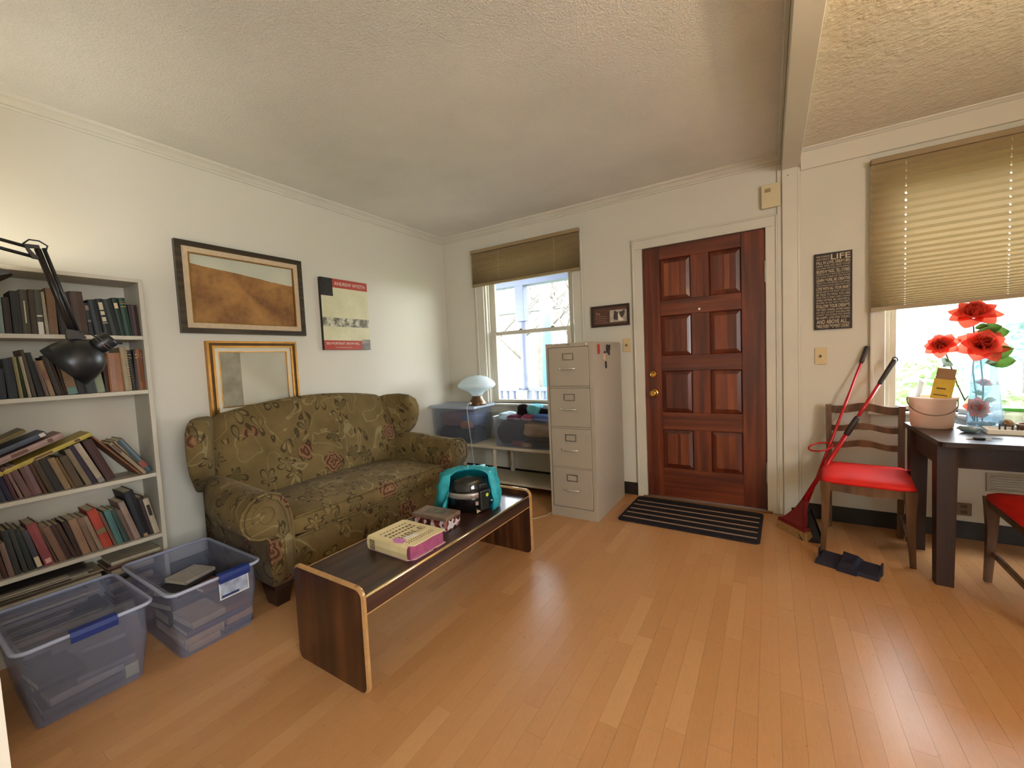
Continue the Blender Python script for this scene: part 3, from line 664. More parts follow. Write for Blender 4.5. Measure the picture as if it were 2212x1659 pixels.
obj('apron', bx(TX0+.012, TX0+.026, -.601, .601, .292, .342, .001), dkt, ct)
obj('gilt_strip', tube([(TX1-.003, -.601, .358), (TX1-.003, .601, .358)], .0065, 8), gilt, ct, True)
obj('edge_band', bx(TX1-.02, TX1-.002, -.601, .601, .288, .2925), band, ct); obj('edge_band', bx(TX0+.010, TX0+.014, -.601, .601, .350, .3635), band, ct)
obj('gilt_strip', tube([(TX0+.02, .612, .392), (TX1-.035, .612, .392), (TX1-.012, .612, .386), (TX1-.001, .612, .372), (TX1+.002, .612, .35)], .007, 8), gilt, ct, True)
obj('gilt_cap', tube([(TX1-.035, -.612, .391), (TX1-.012, -.612, .385), (TX1-.001, -.612, .371), (TX1+.001, -.612, .352)], .0085, 8), gilt, ct, True)

# ================================================================== white bench under the window, its bins and lamp
whitew = M('bench_white', (186, 175, 152), .5, 0, .06, 6, .03, 60)
bench = thing('bench_shelf', 'low white bench with turned legs and a bottom shelf under the window', 'bench', (0, 0, 0))
obj('top', bx(.12, 1.50, -.405, -.02, .385, .408, .004), whitew, bench)
obj('bottom_shelf', bx(.12, 1.50, -.40, -.03, .072, .094, .004), whitew, bench)
legp = [(.014, 0), (.022, .006), (.024, .03), (.018, .04), (.022, .05), (.016, .06), (.019, .12), (.023, .17), (.018, .20), (.024, .212), (.017, .225), (.022, .24), (.022, .295)]
for x in (.20, .80, 1.44):
    for y in (-.365, -.06):
        obj('leg', lathe([(r_, z+.092) for r_, z in legp], 14, (x, y, 0)), whitew, bench, True)
        obj('foot', lathe([(.014, 0), (.020, .02), (.022, .072)], 12, (x, y, 0)), whitew, bench, True)
bin_m = CLEAR('bin_plastic', (214, 222, 236), .10, .15, .10, .45); bin_b = CLEAR('bin_plastic_blue', (206, 211, 234), .15, .25, .08, .45); lid_m = CLEAR('bin_lid', (200, 212, 228), .55, .2, .2, .4)
def tub(x0, x1, y0, y1, z0, z1, tp=.025, th=.003, rim=.012, cr=.03):
    """open tapered storage tub with a wall thickness and a turned-out rim; (x0..y1) is the mouth"""
    def ring(ins, z): return [(p[0], p[1], z) for p in rrect(x0+ins, x1-ins, y0+ins, y1-ins, max(.01, cr-ins*.3), 4)]
    return loft([ring(tp, z0), ring(tp*.4, z0+(z1-z0)*.6), ring(rim, z1-.03), ring(rim, z1-.016), ring(0, z1-.014), ring(0, z1), ring(rim*.5, z1), ring(rim+th, z1-.004), ring(tp*.4+th, z0+(z1-z0)*.6), ring(tp+th, z0+th)], True, True)
def cloth_lump(x0, x1, y0, y1, z0, z1, seed, m, name, label, cat, group=None):
    rnd = random.Random(seed); b = BM(); nx, ny = 9, 7; g = []
    ph = [rnd.uniform(0, 6) for _ in range(6)]
    for lev in range(4):
        pass
    r = bmesh.ops.create_icosphere(b, subdivisions=3, radius=1); 
    for v in r['verts']:
        c = v.co.copy(); k = 1+.10*math.sin(3*c.x+ph[0])*math.cos(4*c.y+ph[1])+.07*math.sin(7*c.z+ph[2]+3*c.x)+.05*math.sin(9*c.y+ph[3])
        sx = math.copysign(abs(c.x)**.6, c.x); sy = math.copysign(abs(c.y)**.6, c.y); sz = math.copysign(abs(c.z)**.7, c.z)
        v.co = Vector(((x0+x1)/2+(x1-x0)/2*max(-1, min(1, sx*k*.98)), (y0+y1)/2+(y1-y0)/2*max(-1, min(1, sy*k*.98)), (z0+z1)/2+(z1-z0)/2*max(-1, min(1, sz*k))))
    return tag(obj(name, b, m, None, True), label, cat, group)
fabric = lambda n, c: M(n, c, .95, 0, .18, 14, .2, 60, .004, .1)
# lidded bin
r = thing('lidded_storage_bin', 'clear storage bin with a lid under the mushroom lamp', 'storage bin', (0, 0, 0))
obj('tub', tub(.085, .60, -.395, -.045, .410, .748), bin_m, r)
def lidring(e, z): return [(p[0], p[1], z) for p in rrect(.07-e, .615+e, -.412-e, -.028+e, .03, 4)]
obj('lid', loft([lidring(0, .742), lidring(.006, .748), lidring(.004, .766), lidring(-.012, .770), lidring(-.02, .762)], True, True), lid_m, r)
cloth_lump(.115, .55, -.365, -.075, .415, .565, 1, fabric('cloth_navy', (34, 40, 52)), 'folded_clothes', 'dark navy clothes at the bottom of the lidded bin', 'clothes')
cloth_lump(.13, .47, -.36, -.08, .560, .700, 2, fabric('cloth_mauve', (116, 78, 84)), 'folded_clothes', 'mauve clothes in the upper left of the lidded bin', 'clothes')
cloth_lump(.40, .565, -.355, -.08, .560, .690, 3, fabric('cloth_slate', (84, 96, 124)), 'folded_clothes', 'slate blue clothes at the right end of the lidded bin', 'clothes')
cloth_lump(.40, .55, -.372, -.31, .545, .625, 4, fabric('cloth_tan', (150, 98, 76)), 'folded_clothes', 'tan cloth pressed against the lidded bin corner', 'clothes')
# open bin of clothes
r = thing('open_storage_bin', 'clear open storage bin heaped with clothes beside the filing cabinet', 'storage bin', (0, 0, 0))
obj('tub', tub(.795, 1.42, -.398, -.045, .410, .680), bin_m, r)
cl = [(.83, 1.10, -.368, -.08, .414, .640, 'cloth_charcoal', (34, 31, 34), 'charcoal sweater filling the left of the open bin'), (1.09, 1.39, -.366, -.08, .500, .640, 'cloth_sand', (176, 142, 102), 'sand coloured sweater in the right of the open bin'), (1.06, 1.39, -.368, -.08, .414, .505, 'cloth_umber', (50, 32, 30), 'dark umber cloth under the sand sweater'), (.99, 1.14, -.372, -.32, .416, .470, 'cloth_rust', (110, 52, 44), 'rust cloth at the front bottom of the open bin'), (1.08, 1.20, -.374, -.33, .414, .462, 'cloth_khaki', (140, 110, 82), 'khaki cloth at the front bottom of the open bin'),
      (.84, .96, -.36, -.16, .645, .712, 'cloth_ice', (176, 200, 214), 'pale blue cloth on top of the open bin, far left'), (.94, 1.06, -.365, -.20, .640, .695, 'cloth_wine', (96, 44, 66), 'wine red cloth on top of the open bin'), (1.00, 1.10, -.28, -.18, .665, .785, 'cloth_black', (32, 26, 30), 'upright black boot-like bundle on the open bin'), (1.09, 1.22, -.27, -.12, .665, .780, 'cloth_aqua', (110, 190, 204), 'aqua cloth on top of the open bin'), (1.08, 1.21, -.366, -.22, .640, .700, 'cloth_rose', (140, 70, 92), 'rose cloth at the front edge of the open bin'), (1.20, 1.38, -.364, -.22, .640, .706, 'cloth_blue', (84, 110, 168), 'blue cloth at the right front of the open bin'), (1.20, 1.36, -.25, -.08, .66, .752, 'cloth_ink', (28, 28, 38), 'inky black cloth at the back right of the open bin')]
for q, c in enumerate(cl): cloth_lump(*c[:6], 10+q, fabric(c[6], c[7]), 'clothing', c[8], 'clothes', 'clothes in the open bin')
# mushroom lamp
opal = CLOTHLIT('opal_glass', (226, 236, 238), .45, .18, .06, 3)
lamp = thing('mushroom_lamp', 'white glass mushroom table lamp with a brown base on the lidded bin', 'lamp', (.545, -.245, .768))
obj('base', lathe([(.084, 0), (.086, .010), (.078, .03), (.060, .055), (.052, .082), (.050, .092), (0, .092)], 28), M('lamp_bronze', (92, 68, 42), .35, .6, .15), lamp, True)
obj('glass_shade', lathe([(.050, .088), (.058, .105), (.076, .125), (.112, .145), (.162, .165), (.182, .182), (.184, .194), (.172, .218), (.140, .250), (.092, .274), (.045, .285), (0, .288)], 32), opal, lamp, True)
obj('switch', lathe([(.016, 0), (.016, .012), (.012, .02), (0, .022)], 14), M('lamp_switch', (236, 226, 200), .15, .6), lamp, True).matrix_local = Matrix.Translation((-.022, -.078, .022)) @ Matrix.Rotation(PI/2, 4, 'X')
cordm = M('cord_beige', (190, 180, 160), .5, 0, .05)
pts = [(.515, -.325, .79), (.545, -.395, .792), (.56, -.432, .765), (.565, -.436, .70), (.575, -.436, .60), (.59, -.437, .48), (.60, -.44, .40), (.615, -.45, .30), (.64, -.47, .22), (.70, -.50, .10), (.80, -.55, .02), (.95, -.60, .006)]
obj('power_cord', tube([(p[0]-.545, p[1]+.245, p[2]-.768) for p in pts], .0026, 6), cordm, lamp, True)
fc_ = thing('floor_cable', 'thin beige cord on the floor left of the filing cabinet', 'cable'); (obj('wire', tube([(1.30, -1.0, .005), (1.40, -.93, .005), (1.47, -.84, .005), (1.52, -.76, .005), (1.535, -.60, .006), (1.53, -.45, .006)], .003, 6), cordm, fc_, True))

# ================================================================== on the coffee table
TZ = .3625
cream = M('jacket_cream', (216, 198, 150), .6, 0, .10, 9); pg = M('page_edge_plum', (150, 70, 104), .7, 0, .18, 40)
bk = thing('thick_book', 'thick worn cream book with plum page edges on the coffee table', 'book', (1.405, -2.268, TZ), math.radians(-1.5))
bw, bd, bh = .272, .216, .062
obj('pages', bx(.008, bw-.006, .008, bd-.008, .004, bh-.004), pg, bk)
out = [(0, 0), (.08, .001), (.15, -.001), (bw-.05, 0), (bw-.03, .012), (bw-.012, .02), (bw, .03), (bw+.001, .10), (bw-.003, .14), (bw+.002, .19), (bw-.002, bd), (.19, bd+.001), (.12, bd-.001), (.02, bd), (0, bd-.01)]
obj('cover', prism(out, 'z', bh-.004, bh), cream, bk); obj('cover', prism([(0, 0), (bw-.02, 0), (bw+.003, .03), (bw+.004, .13), (bw-.004, .145), (bw+.003, .16), (bw, bd), (0, bd)], 'z', 0, .004), M('jacket_pink', (196, 150, 152), .6), bk)
obj('spine', loft([[(x, -.003+c[0], c[1]) for c in ((.008, 0), (.0, .006), (-.004, bh/2), (.0, bh-.005), (.008, bh))] for x in (0, .09, .18, bw-.028, bw-.012)], False), cream, bk)
inkb = M('book_ink', (96, 80, 50), .7, 0, 0)
obj('lettering', text_bm('BIBLE', .050, face((.172, .028, bh+.0004), (0, 1, 0), (-1, 0, 0)), .165), inkb, bk)
rnd = random.Random(4)
for x, n, hh_ in ((.045, 9, .008), (.075, 8, .016), (.105, 9, .014), (.215, 12, .006), (.23, 11, .006)):     # worn, illegible lines
    for k in range(n): obj('worn_print', bx(x, x+hh_*rnd.uniform(.7, 1), .03+k*.16/n, .03+(k+.62)*.16/n, bh, bh+.0004), inkb, bk)
for x, n in ((.022, 5), (.034, 5), (.046, 5)):
    for k in range(n): obj('worn_print', bx(x, x+.008, -.0078, -.0066, .010+k*.009, .016+k*.009), inkb, bk)
obj('stain', prism([(.175+.035*math.cos(a*.628)*(1+.2*math.sin(3*a)), .030+.024*math.sin(a*.628)) for a in range(10)], 'z', bh, bh+.0006), M('stain_pink', (198, 120, 176), .6, 0, .2, 50), bk)
obj('torn_patch', prism([(.165, .06), (.19, .058), (.205, .10), (.20, .125), (.18, .12)], 'z', bh, bh+.0005), M('paper_white', (222, 214, 200), .8), bk)
t = NT('tin_print'); v = t.coord('Object'); vo = t.n('TexVoronoi'); vo.inputs['Scale'].default_value = 42; t.l(v, vo.inputs['Vector']); sc_ = t.n('SeparateColor'); t.l(vo.outputs['Color'], sc_.inputs[0])
t.base(t.ramp(sc_.outputs[0], [(0, RGB(70, 30, 22)), (.3, RGB(120, 48, 40)), (.5, RGB(196, 190, 186)), (.72, RGB(176, 120, 112)), (.85, RGB(88, 52, 40))], 'CONSTANT')); t.set(.35, 0, .5, .2); tinm = t.m
r = thing('tin_box', 'small brown hinged tin box with red and white printed sides', 'box', (1.40, -1.985, TZ), math.radians(4))
obj('box_body', bx(0, .215, 0, .115, 0, .052, .002), tinm, r); obj('box_lid', bx(-.003, .218, -.003, .118, .050, .070, .003), M('tin_lid', (122, 98, 80), .4, .2, .25, 22), r); obj('lid_picture', bx(.05, .165, .03, .09, .070, .0706), M('tin_scene', (104, 92, 78), .5, 0, .5, 30), r)
# pressure cooker
gb = M('cooker_black', (13, 13, 14), .12, 0, 0, 1, 0, 1, .1, .5, .4); mb = M('cooker_matte', (20, 19, 19), .4, 0, .1)
ckc = (1.500, -1.640, TZ)
ck = thing('pressure_cooker', 'round black electric cooker with a grey band, half covered by the teal bag', 'cooker', ckc)
obj('body', lathe([(.095, 0), (.112, .008), (.128, .05), (.134, .085), (.134, .092), (0, .092)], 40), gb, ck, True)
obj('band', lathe([(.1335, .090), (.1365, .092), (.1365, .118), (.1335, .120), (.12, .12)], 40, (0, 0, 0), None, False), M('cooker_band', (150, 142, 134), .35, .4, .04), ck, True)
obj('lid', lathe([(.133, .118), (.134, .128), (.129, .150), (.121, .172), (.114, .186), (.104, .192), (.05, .196), (0, .197)], 40), gb, ck, True)
a0 = math.atan2(-3.46+1.64, 2.96-1.5)
def onring(R, a, z): return (R*math.cos(a0+a), R*math.sin(a0+a), z)
hd = obj('control_panel', bx(-.015, .03, -.032, .032, .018, .13, .008, 2), mb, ck); hd.matrix_local = Matrix.Rotation(a0+.62, 4, 'Z') @ Matrix.Translation((.118, 0, 0))
obj('lid_handle', bx(-.02, .035, -.03, .03, .135, .165, .008, 2), mb, ck).matrix_local = Matrix.Rotation(a0+.62, 4, 'Z') @ Matrix.Translation((.105, 0, 0))
obj('sticker', lathe([(.010, 0), (.010, .001)], 16), M('sticker_green', (186, 200, 40), .5), ck).matrix_local = Matrix.Rotation(a0+.66, 4, 'Z') @ Matrix.Translation((.149, .008, .100)) @ Matrix.Rotation(PI/2, 4, 'Y')
obj('rating_label', bx(.129, .131, -.012, .012, .05, .072), M('label_grey', (150, 132, 122), .6), ck).matrix_local = Matrix.Rotation(a0+.34, 4, 'Z')
for q, ch in enumerate('T-fal'):
    obj('lettering', text_bm(ch, .018, Matrix.Rotation(a0+.05+q*.075, 4, 'Z') @ face((.1372, 0, .098), (0, 1, 0), (0, 0, 1))), M('logo_red', (150, 40, 30), .5), ck)
obj('cardboard_tag', prism([(0, 0), (.03, .012), (.036, .022), (.014, .018), (.004, .03)], 'z', 0, .002), M('tag_paper', (196, 168, 128), .8), ck).matrix_local = Matrix.Translation(onring(.125, .30, .002)) @ Matrix.Rotation(a0+1.8, 4, 'Z') @ Matrix.Rotation(.9, 4, 'X')
# plastic bag draped over it, open towards the room
bagm = CLOTHLIT('bag_teal', (84, 212, 222), .55, .3, .16, 26)
rnd = random.Random(5); secs = []; NA, NR = 64, 22
for j in range(NR+1):
    v_ = j/NR; ring = []
    for i in range(NA+1):
        u = i/NA; a = a0+PI*(1-.0)+(u-.5)*2*PI*.73        # sweep round the back, leaving the front open
        side = abs(u-.5)*2
        wr = .008*math.sin(23*a+5*v_+2*math.sin(5*a))+.007*math.sin(11*a+9*v_)+.005*math.sin(41*a-8*v_+math.sin(13*v_))
        if v_ < .45:
            k = v_/.45; R = .140*k; z = .214+.010*math.sin(PI*k)-.010*k+wr*.5*k
        else:
            k = (v_-.45)/.55; R = .140+.016*math.sin(PI*k*.9)+.012*k+wr*(1+k); z = .205-.200*k*(1-.0)+wr*.4
        frontc = max(0, side-.80)/.20
        if v_ < .45 and side > .5: z += .012*(side-.5)
        zmin = .004
        cut = 0.0
        ring.append((R*math.cos(a)*1.02, R*math.sin(a)*1.02, max(zmin, z)))
    secs.append(ring)
b = loft(secs, False, False)
bag = tag(obj('plastic_bag', b, bagm, None, True, ckc), 'crumpled teal plastic bag draped over the black cooker', 'bag'); md = bag.modifiers.new('thickness', 'SOLIDIFY'); md.thickness = .0012

# ================================================================== bookcase with its books
bc = thing('bookcase', 'tall white five-shelf bookcase full of books against the left wall', 'bookcase', (0, 0, 0))
bcw = M('bookcase_white', (188, 180, 162), .5, 0, .05, 4)
BY0, BY1 = -3.335, -2.633; ZS = [1.397, 1.122, .690, .368]
for y in (BY0, BY1-.018): obj('side_panel', bx(.03, .25, y, y+.018, 0, 1.684, .001), bcw, bc)
obj('back_panel', bx(.03, .040, BY0+.018, BY1-.018, .03, 1.67), bcw, bc)
obj('top_panel', bx(.03, .25, BY0+.018, BY1-.018, 1.666, 1.684, .001), bcw, bc)
for z in ZS: obj('shelf', bx(.040, .249, BY0+.018, BY1-.018, z-.019, z, .001), bcw, bc)
obj('bottom_shelf', bx(.040, .249, BY0+.018, BY1-.018, .06, .078, .001), bcw, bc); obj('kick_board', bx(.225, .24, BY0+.018, BY1-.018, 0, .06), bcw, bc)
paper = M('page_paper', (206, 192, 160), .85, 0, .12, 60)
def book(name, label, cat, W_, T_, H_, col, mtx, group, rough=.55, detail=None, rnd=random):
    """W_ depth (x), T_ thickness (y), H_ height (z); spine on the +x side; origin at bottom, spine, left"""
    r = tag(empty(name), label, cat, group); r.matrix_world = mtx
    c = M('cover_%d_%d_%d' % col, tuple(int(k*.86) for k in col), rough, 0, .14, 20)
    ct_ = min(.0025, T_*.14)
    obj('pages', bx(-W_+.003, -.003, ct_, T_-ct_, .003, H_-.004), paper, r)
    b = BM(); box(b, -W_, -.001, 0, ct_, 0, H_); box(b, -W_, -.001, T_-ct_, T_, 0, H_)
    loft([[(-.003, 0, z), (0, T_*.12, z), (.0025, T_*.5, z), (0, T_*.88, z), (-.003, T_, z), (-.006, T_-ct_, z), (-.006, ct_, z)] for z in (0, H_)], True, True, b)
    obj('cover', b, c, r)
    if detail:
        lt = M('spine_print_%d_%d_%d' % detail[0], detail[0], .5, 0, .1)
        for (za, zb, wa, wb) in detail[1]: obj('spine_label', bx(.0012, .0034, T_*wa, T_*wb, H_*za, H_*zb), lt, r)
    return r
CR, GD, WH = (186, 172, 142), (150, 120, 66), (200, 192, 176)
lab = {('top', 3): (CR, [(.25, .75, .42, .58)]), ('top', 5): (WH, [(.40, .43, .1, .9), (.0, .28, .1, .9)]), ('top', 10): ((120, 96, 84), [(.42, .48, .1, .9), (.78, .92, .1, .9)]), ('top', 12): (CR, [(.70, .9, .2, .8), (.56, .66, .2, .8), (.38, .5, .2, .8), (.33, .35, .15, .9)]), ('top', 14): ((206, 176, 140), [(.72, .86, .15, .85)]), ('top', 15): (GD, [(.76, .78, .1, .9), (.84, .86, .1, .9), (.9, .91, .1, .9)]),
       ('second', 8): ((120, 72, 48), [(.45, .75, .2, .8)]), ('second', 12): ((86, 122, 116), [(0, .2, .05, .95)]), ('second', 19): (GD, [(.8, .82, .1, .9), (.88, .9, .1, .9)]), ('second', 20): (CR, [(.80, .82, .15, .85), (.88, .9, .15, .85)]), ('second', 21): ((96, 52, 18), [(.2, .8, .3, .7)]),
       ('third', 14): ((120, 110, 104), [(0, .12, .05, .95)]), ('third', 17): ((90, 62, 46), [(.7, .95, .2, .8)]), ('third', 19): ((130, 60, 48), [(.16, .34, .05, .95)]), ('fourth', 6): ((196, 176, 140), [(.04, .30, .1, .9)]), ('fourth', 7): ((196, 150, 140), [(.06, .16, .2, .8)]), ('fourth', 16): ((110, 100, 58), [(.38, .5, .02, .98)]), ('fourth', 24): ((36, 30, 26), [(.52, .82, .2, .8)]), ('fourth', 22): ((150, 120, 84), [(.0, .06, .3, .7)])}
BOOKROWS = (
('top',1.397,[
 (-3.111,0.015,0.185,-4,(150,165,155),'pale teal'),
 (-3.095,0.020,0.154,-1,(60,42,34),'dark brown'),
 (-3.073,0.026,0.183,-3,(36,32,24),'black'),
 (-3.046,0.024,0.192,-2,(80,70,52),'olive brown'),
 (-3.021,0.017,0.195,-1,(74,56,38),'brown'),
 (-3.003,0.021,0.197,-1,(88,85,72),'grey olive'),
 (-2.982,0.011,0.189,1,(190,176,150),'cream'),
 (-2.969,0.028,0.208,-0,(135,100,70),'mottled tan'),
 (-2.939,0.046,0.196,4,(48,34,28),'dark brown'),
 (-2.891,0.045,0.202,9,(80,54,41),'reddish brown'),
 (-2.845,0.016,0.152,12,(48,52,50),'slate'),
 (-2.828,0.028,0.170,8,(40,42,44),'charcoal'),
 (-2.799,0.025,0.176,7,(22,22,22),'black'),
 (-2.772,0.032,0.177,8,(34,40,34),'blackish green'),
 (-2.738,0.020,0.187,7,(32,46,36),'bottle green'),
 (-2.718,0.027,0.189,5,(32,66,48),'green'),
 (-2.691,0.016,0.158,4,(44,24,22),'oxblood'),
 (-2.674,0.028,0.157,2,(52,18,15),'maroon'),
]),
('second',1.122,[
 (-3.132,0.021,0.129,0,(44,46,50),'slate'),
 (-3.111,0.027,0.170,4,(38,41,44),'charcoal'),
 (-3.082,0.012,0.177,11,(150,134,88),'straw'),
 (-3.069,0.007,0.178,13,(66,76,40),'leaf green'),
 (-3.061,0.011,0.179,13,(178,162,132),'cream'),
 (-3.049,0.012,0.209,13,(98,82,64),'taupe'),
 (-3.037,0.018,0.196,14,(33,35,28),'black'),
 (-3.017,0.012,0.160,13,(122,92,82),'dusty pink'),
 (-3.004,0.017,0.161,12,(172,138,100),'tan'),
 (-2.986,0.017,0.178,12,(62,46,38),'dark brown'),
 (-2.968,0.011,0.187,11,(74,54,40),'brown'),
 (-2.956,0.008,0.189,9,(86,62,46),'chestnut'),
 (-2.946,0.034,0.164,8,(146,116,86),'tan and teal'),
 (-2.911,0.029,0.177,6,(38,41,41),'charcoal'),
 (-2.881,0.037,0.176,6,(64,70,70),'grey'),
 (-2.843,0.030,0.172,6,(158,168,138),'pale green'),
 (-2.811,0.016,0.184,1,(66,32,18),'russet'),
 (-2.794,0.054,0.190,1,(160,98,45),'orange brown'),
 (-2.739,0.027,0.219,4,(176,156,120),'cream spiral bound'),
 (-2.710,0.015,0.204,4,(54,46,38),'dark grey'),
 (-2.694,0.038,0.204,-0,(58,52,46),'grey brown'),
 (-2.653,0.025,0.209,1,(148,86,34),'amber'),
]),
('third',0.69,[
 (-3.165,0.022,0.135,12,(46,48,62),'slate blue'),
 (-3.142,0.016,0.116,13,(42,32,62),'purple'),
 (-3.126,0.012,0.148,12,(98,54,54),'maroon'),
 (-3.112,0.011,0.149,15,(158,122,106),'pink cream'),
 (-3.099,0.022,0.153,16,(118,82,76),'mauve'),
 (-3.075,0.031,0.150,13,(112,70,64),'glossy red brown'),
 (-3.042,0.011,0.162,22,(100,64,40),'brown'),
 (-3.029,0.018,0.164,18,(76,56,32),'dark olive'),
 (-3.009,0.028,0.170,16,(38,26,18),'black brown'),
 (-2.977,0.022,0.158,16,(152,120,82),'tan'),
 (-2.953,0.010,0.158,18,(136,104,62),'gold brown'),
 (-2.941,0.027,0.158,16,(92,70,44),'brown'),
 (-2.908,0.020,0.190,19,(140,120,92),'beige'),
 (-2.885,0.017,0.206,19,(56,42,58),'plum'),
 (-2.862,0.023,0.212,20,(186,166,140),'cream'),
 (-2.832,0.035,0.219,19,(70,32,26),'dark red'),
 (-2.708,0.009,0.274,36,(158,102,66),'orange'),
 (-2.695,0.016,0.216,34,(174,148,118),'cream'),
 (-2.675,0.013,0.222,33,(168,146,118),'beige'),
 (-2.657,0.028,0.214,30,(44,68,68),'glossy teal'),
]),
('fourth',0.368,[
 (-3.188,0.009,0.146,8,(138,112,92),'tan'),
 (-3.178,0.014,0.150,8,(92,50,40),'maroon'),
 (-3.163,0.017,0.155,7,(138,108,92),'tan'),
 (-3.145,0.018,0.201,7,(60,57,52),'dark grey'),
 (-3.126,0.015,0.206,9,(66,63,57),'grey'),
 (-3.110,0.018,0.197,10,(46,50,40),'dark green'),
 (-3.090,0.019,0.183,13,(76,71,76),'grey'),
 (-3.063,0.030,0.207,16,(152,68,68),'rose red'),
 (-3.031,0.007,0.201,17,(124,98,76),'tan'),
 (-3.023,0.024,0.178,15,(136,96,72),'pinkish tan'),
 (-2.997,0.018,0.177,14,(76,50,40),'dark brown'),
 (-2.977,0.014,0.179,15,(84,56,44),'brown'),
 (-2.963,0.017,0.183,13,(66,42,32),'dark brown'),
 (-2.944,0.028,0.182,12,(162,124,92),'tan'),
 (-2.914,0.020,0.181,13,(140,108,84),'tan'),
 (-2.890,0.017,0.181,14,(162,136,110),'cream'),
 (-2.871,0.034,0.204,13,(190,66,42),'red orange'),
 (-2.835,0.012,0.185,14,(128,92,72),'tan'),
 (-2.821,0.024,0.183,12,(82,126,120),'teal'),
 (-2.796,0.019,0.179,14,(60,78,70),'dark green'),
 (-2.775,0.017,0.172,14,(120,92,78),'mauve brown'),
 (-2.756,0.024,0.210,14,(162,136,120),'pink cream'),
 (-2.730,0.039,0.253,12,(20,22,27),'black'),
 (-2.689,0.025,0.209,11,(50,29,26),'dark maroon'),
 (-2.663,0.024,0.195,10,(196,180,154),'white'),
]),
)
for rn, zs, L in BOOKROWS:
    prev = None; N = len(L)
    for q, (y, tk, h, ln, col, cn) in enumerate(L):
        th = math.radians(max(0, ln)); tk = max(.006, tk-.0012)
        if prev:
            py, pt, ph_, pth = prev; pr = py+pt/math.cos(pth)+.0006; hm_ = min(h, ph_)
            slack = max(0, y-pr)                       # lean back only as far as the neighbour lets it
            if y < pr: y = pr; slack = 0
            th = min(th, math.atan(math.tan(pth)+(slack+.0035)/hm_)); y = max(y, pr+max(0, hm_*(math.tan(th)-math.tan(pth))))
        if q == N-1: y = min(y, BY1-.019-tk-.001)
        prev = (y, tk, h, th)
        m = Matrix.Translation((.224+.008*((q*7) % 5-2)/5, y, zs+.0005)) @ Matrix.Rotation(th, 4, 'X')
        bd_ = min(.165, max(.11, h*.72))
        spiral = 'spiral' in cn
        r = book('spiral_notebook' if spiral else 'book', '%s %s on the %s shelf, %s from the right' % (cn, 'notebook' if spiral else 'book', rn, ordinal(N-1-q)), 'book', bd_, tk, h, col, m, 'books on the %s shelf of the bookcase' % rn, .3 if 'glossy' in cn or cn == 'orange brown' else .6, lab.get((rn, q)))
        if spiral:
            for k in range(16): obj('coil', tube([(.006*math.cos(a)+.001, tk*.85+.006*math.sin(a), .012+k*(h-.024)/15) for a in [2*PI*i/8 for i in range(8)]], .0013, 5, None, True), M('coil_plastic', (196, 180, 146), .4), r)
# books lying slantwise on the third shelf
for nm, label, col, ya, za, yb_, zb, tk, dp in (('book', 'yellow book lying slantwise on top of the third shelf books', (206, 182, 78), -3.155, .800, -2.868, .922, .018, .16), ('book', 'pink cream book lying on the slanting yellow book', (176, 142, 132), -3.20, .828, -2.958, .930, .026, .15), ('book', 'blue grey magazine lying on the pink cream book', (84, 94, 108), -3.215, .861, -3.01, .950, .020, .15), ('book', 'olive book topmost of the slanting pile', (128, 112, 66), -3.235, .893, -3.07, .975, .014, .14)):
    d = math.hypot(yb_-ya, zb-za); an = math.atan2(zb-za, yb_-ya)
    # stand the book on its side: its height runs along the slope
    m = Matrix.Translation((.228, ya, za)) @ Matrix.Rotation(an, 4, 'X') @ Matrix.Translation((0, 0, tk)) @ Matrix.Rotation(-PI/2, 4, 'X')
    book(nm, label, 'book', dp, tk, d, col, m, 'books lying on the third shelf', .5, ((96, 60, 40), [(.35, .55, .25, .75), (.80, .86, .2, .8)]) if 'yellow' in label else (((206, 190, 176), [(.90, .98, .1, .9)]) if 'pink' in label else None))
# loose flat papers and magazines on the lowest shelves
rnd = random.Random(21); z = .079
cols = [(190, 176, 150), (60, 50, 44), (150, 128, 100), (206, 194, 170), (84, 56, 40), (172, 158, 134), (44, 40, 44), (196, 184, 158), (110, 84, 66), (184, 168, 140), (70, 74, 88), (200, 188, 160), (56, 44, 38), (178, 160, 130), (206, 196, 172), (90, 80, 72), (196, 184, 160), (150, 140, 126), (210, 200, 178), (70, 62, 58)]
for q, c in enumerate(cols):
    tk = rnd.uniform(.009, .022) if z < .24 else rnd.uniform(.004, .009); ln = rnd.uniform(.26, .42); y0 = -3.30+rnd.uniform(0, .05)
    m = Matrix.Translation((.232+rnd.uniform(-.03, .012), y0, z)) @ Matrix.Translation((0, 0, tk)) @ Matrix.Rotation(-PI/2, 4, 'X')
    book('magazine', '%s magazine lying flat under the fourth shelf, %s from the bottom' % ({0: 'pale', 1: 'dark'}[1 if sum(c) < 300 else 0], ordinal(q)), 'magazine', .17, tk-.0008, ln, c, m, 'flat magazines under the fourth shelf', .5)
    z += tk
    if z > .325: break
z = .079
for q, c in enumerate([(96, 58, 36), (120, 96, 70), (70, 42, 30), (150, 132, 104), (52, 40, 34), (186, 172, 146), (104, 66, 44), (190, 178, 152)]):
    tk = rnd.uniform(.018, .034)
    m = Matrix.Translation((.222+rnd.uniform(-.012, .006), -2.86+rnd.uniform(-.015, .015), z)) @ Matrix.Translation((0, 0, tk)) @ Matrix.Rotation(-PI/2, 4, 'X')
    book('book', 'book %s from the bottom of the flat pile in the bookcase corner' % ordinal(q), 'book', .16, tk-.0008, rnd.uniform(.16, .195), c, m, 'flat book pile low in the bookcase corner', .5); z += tk

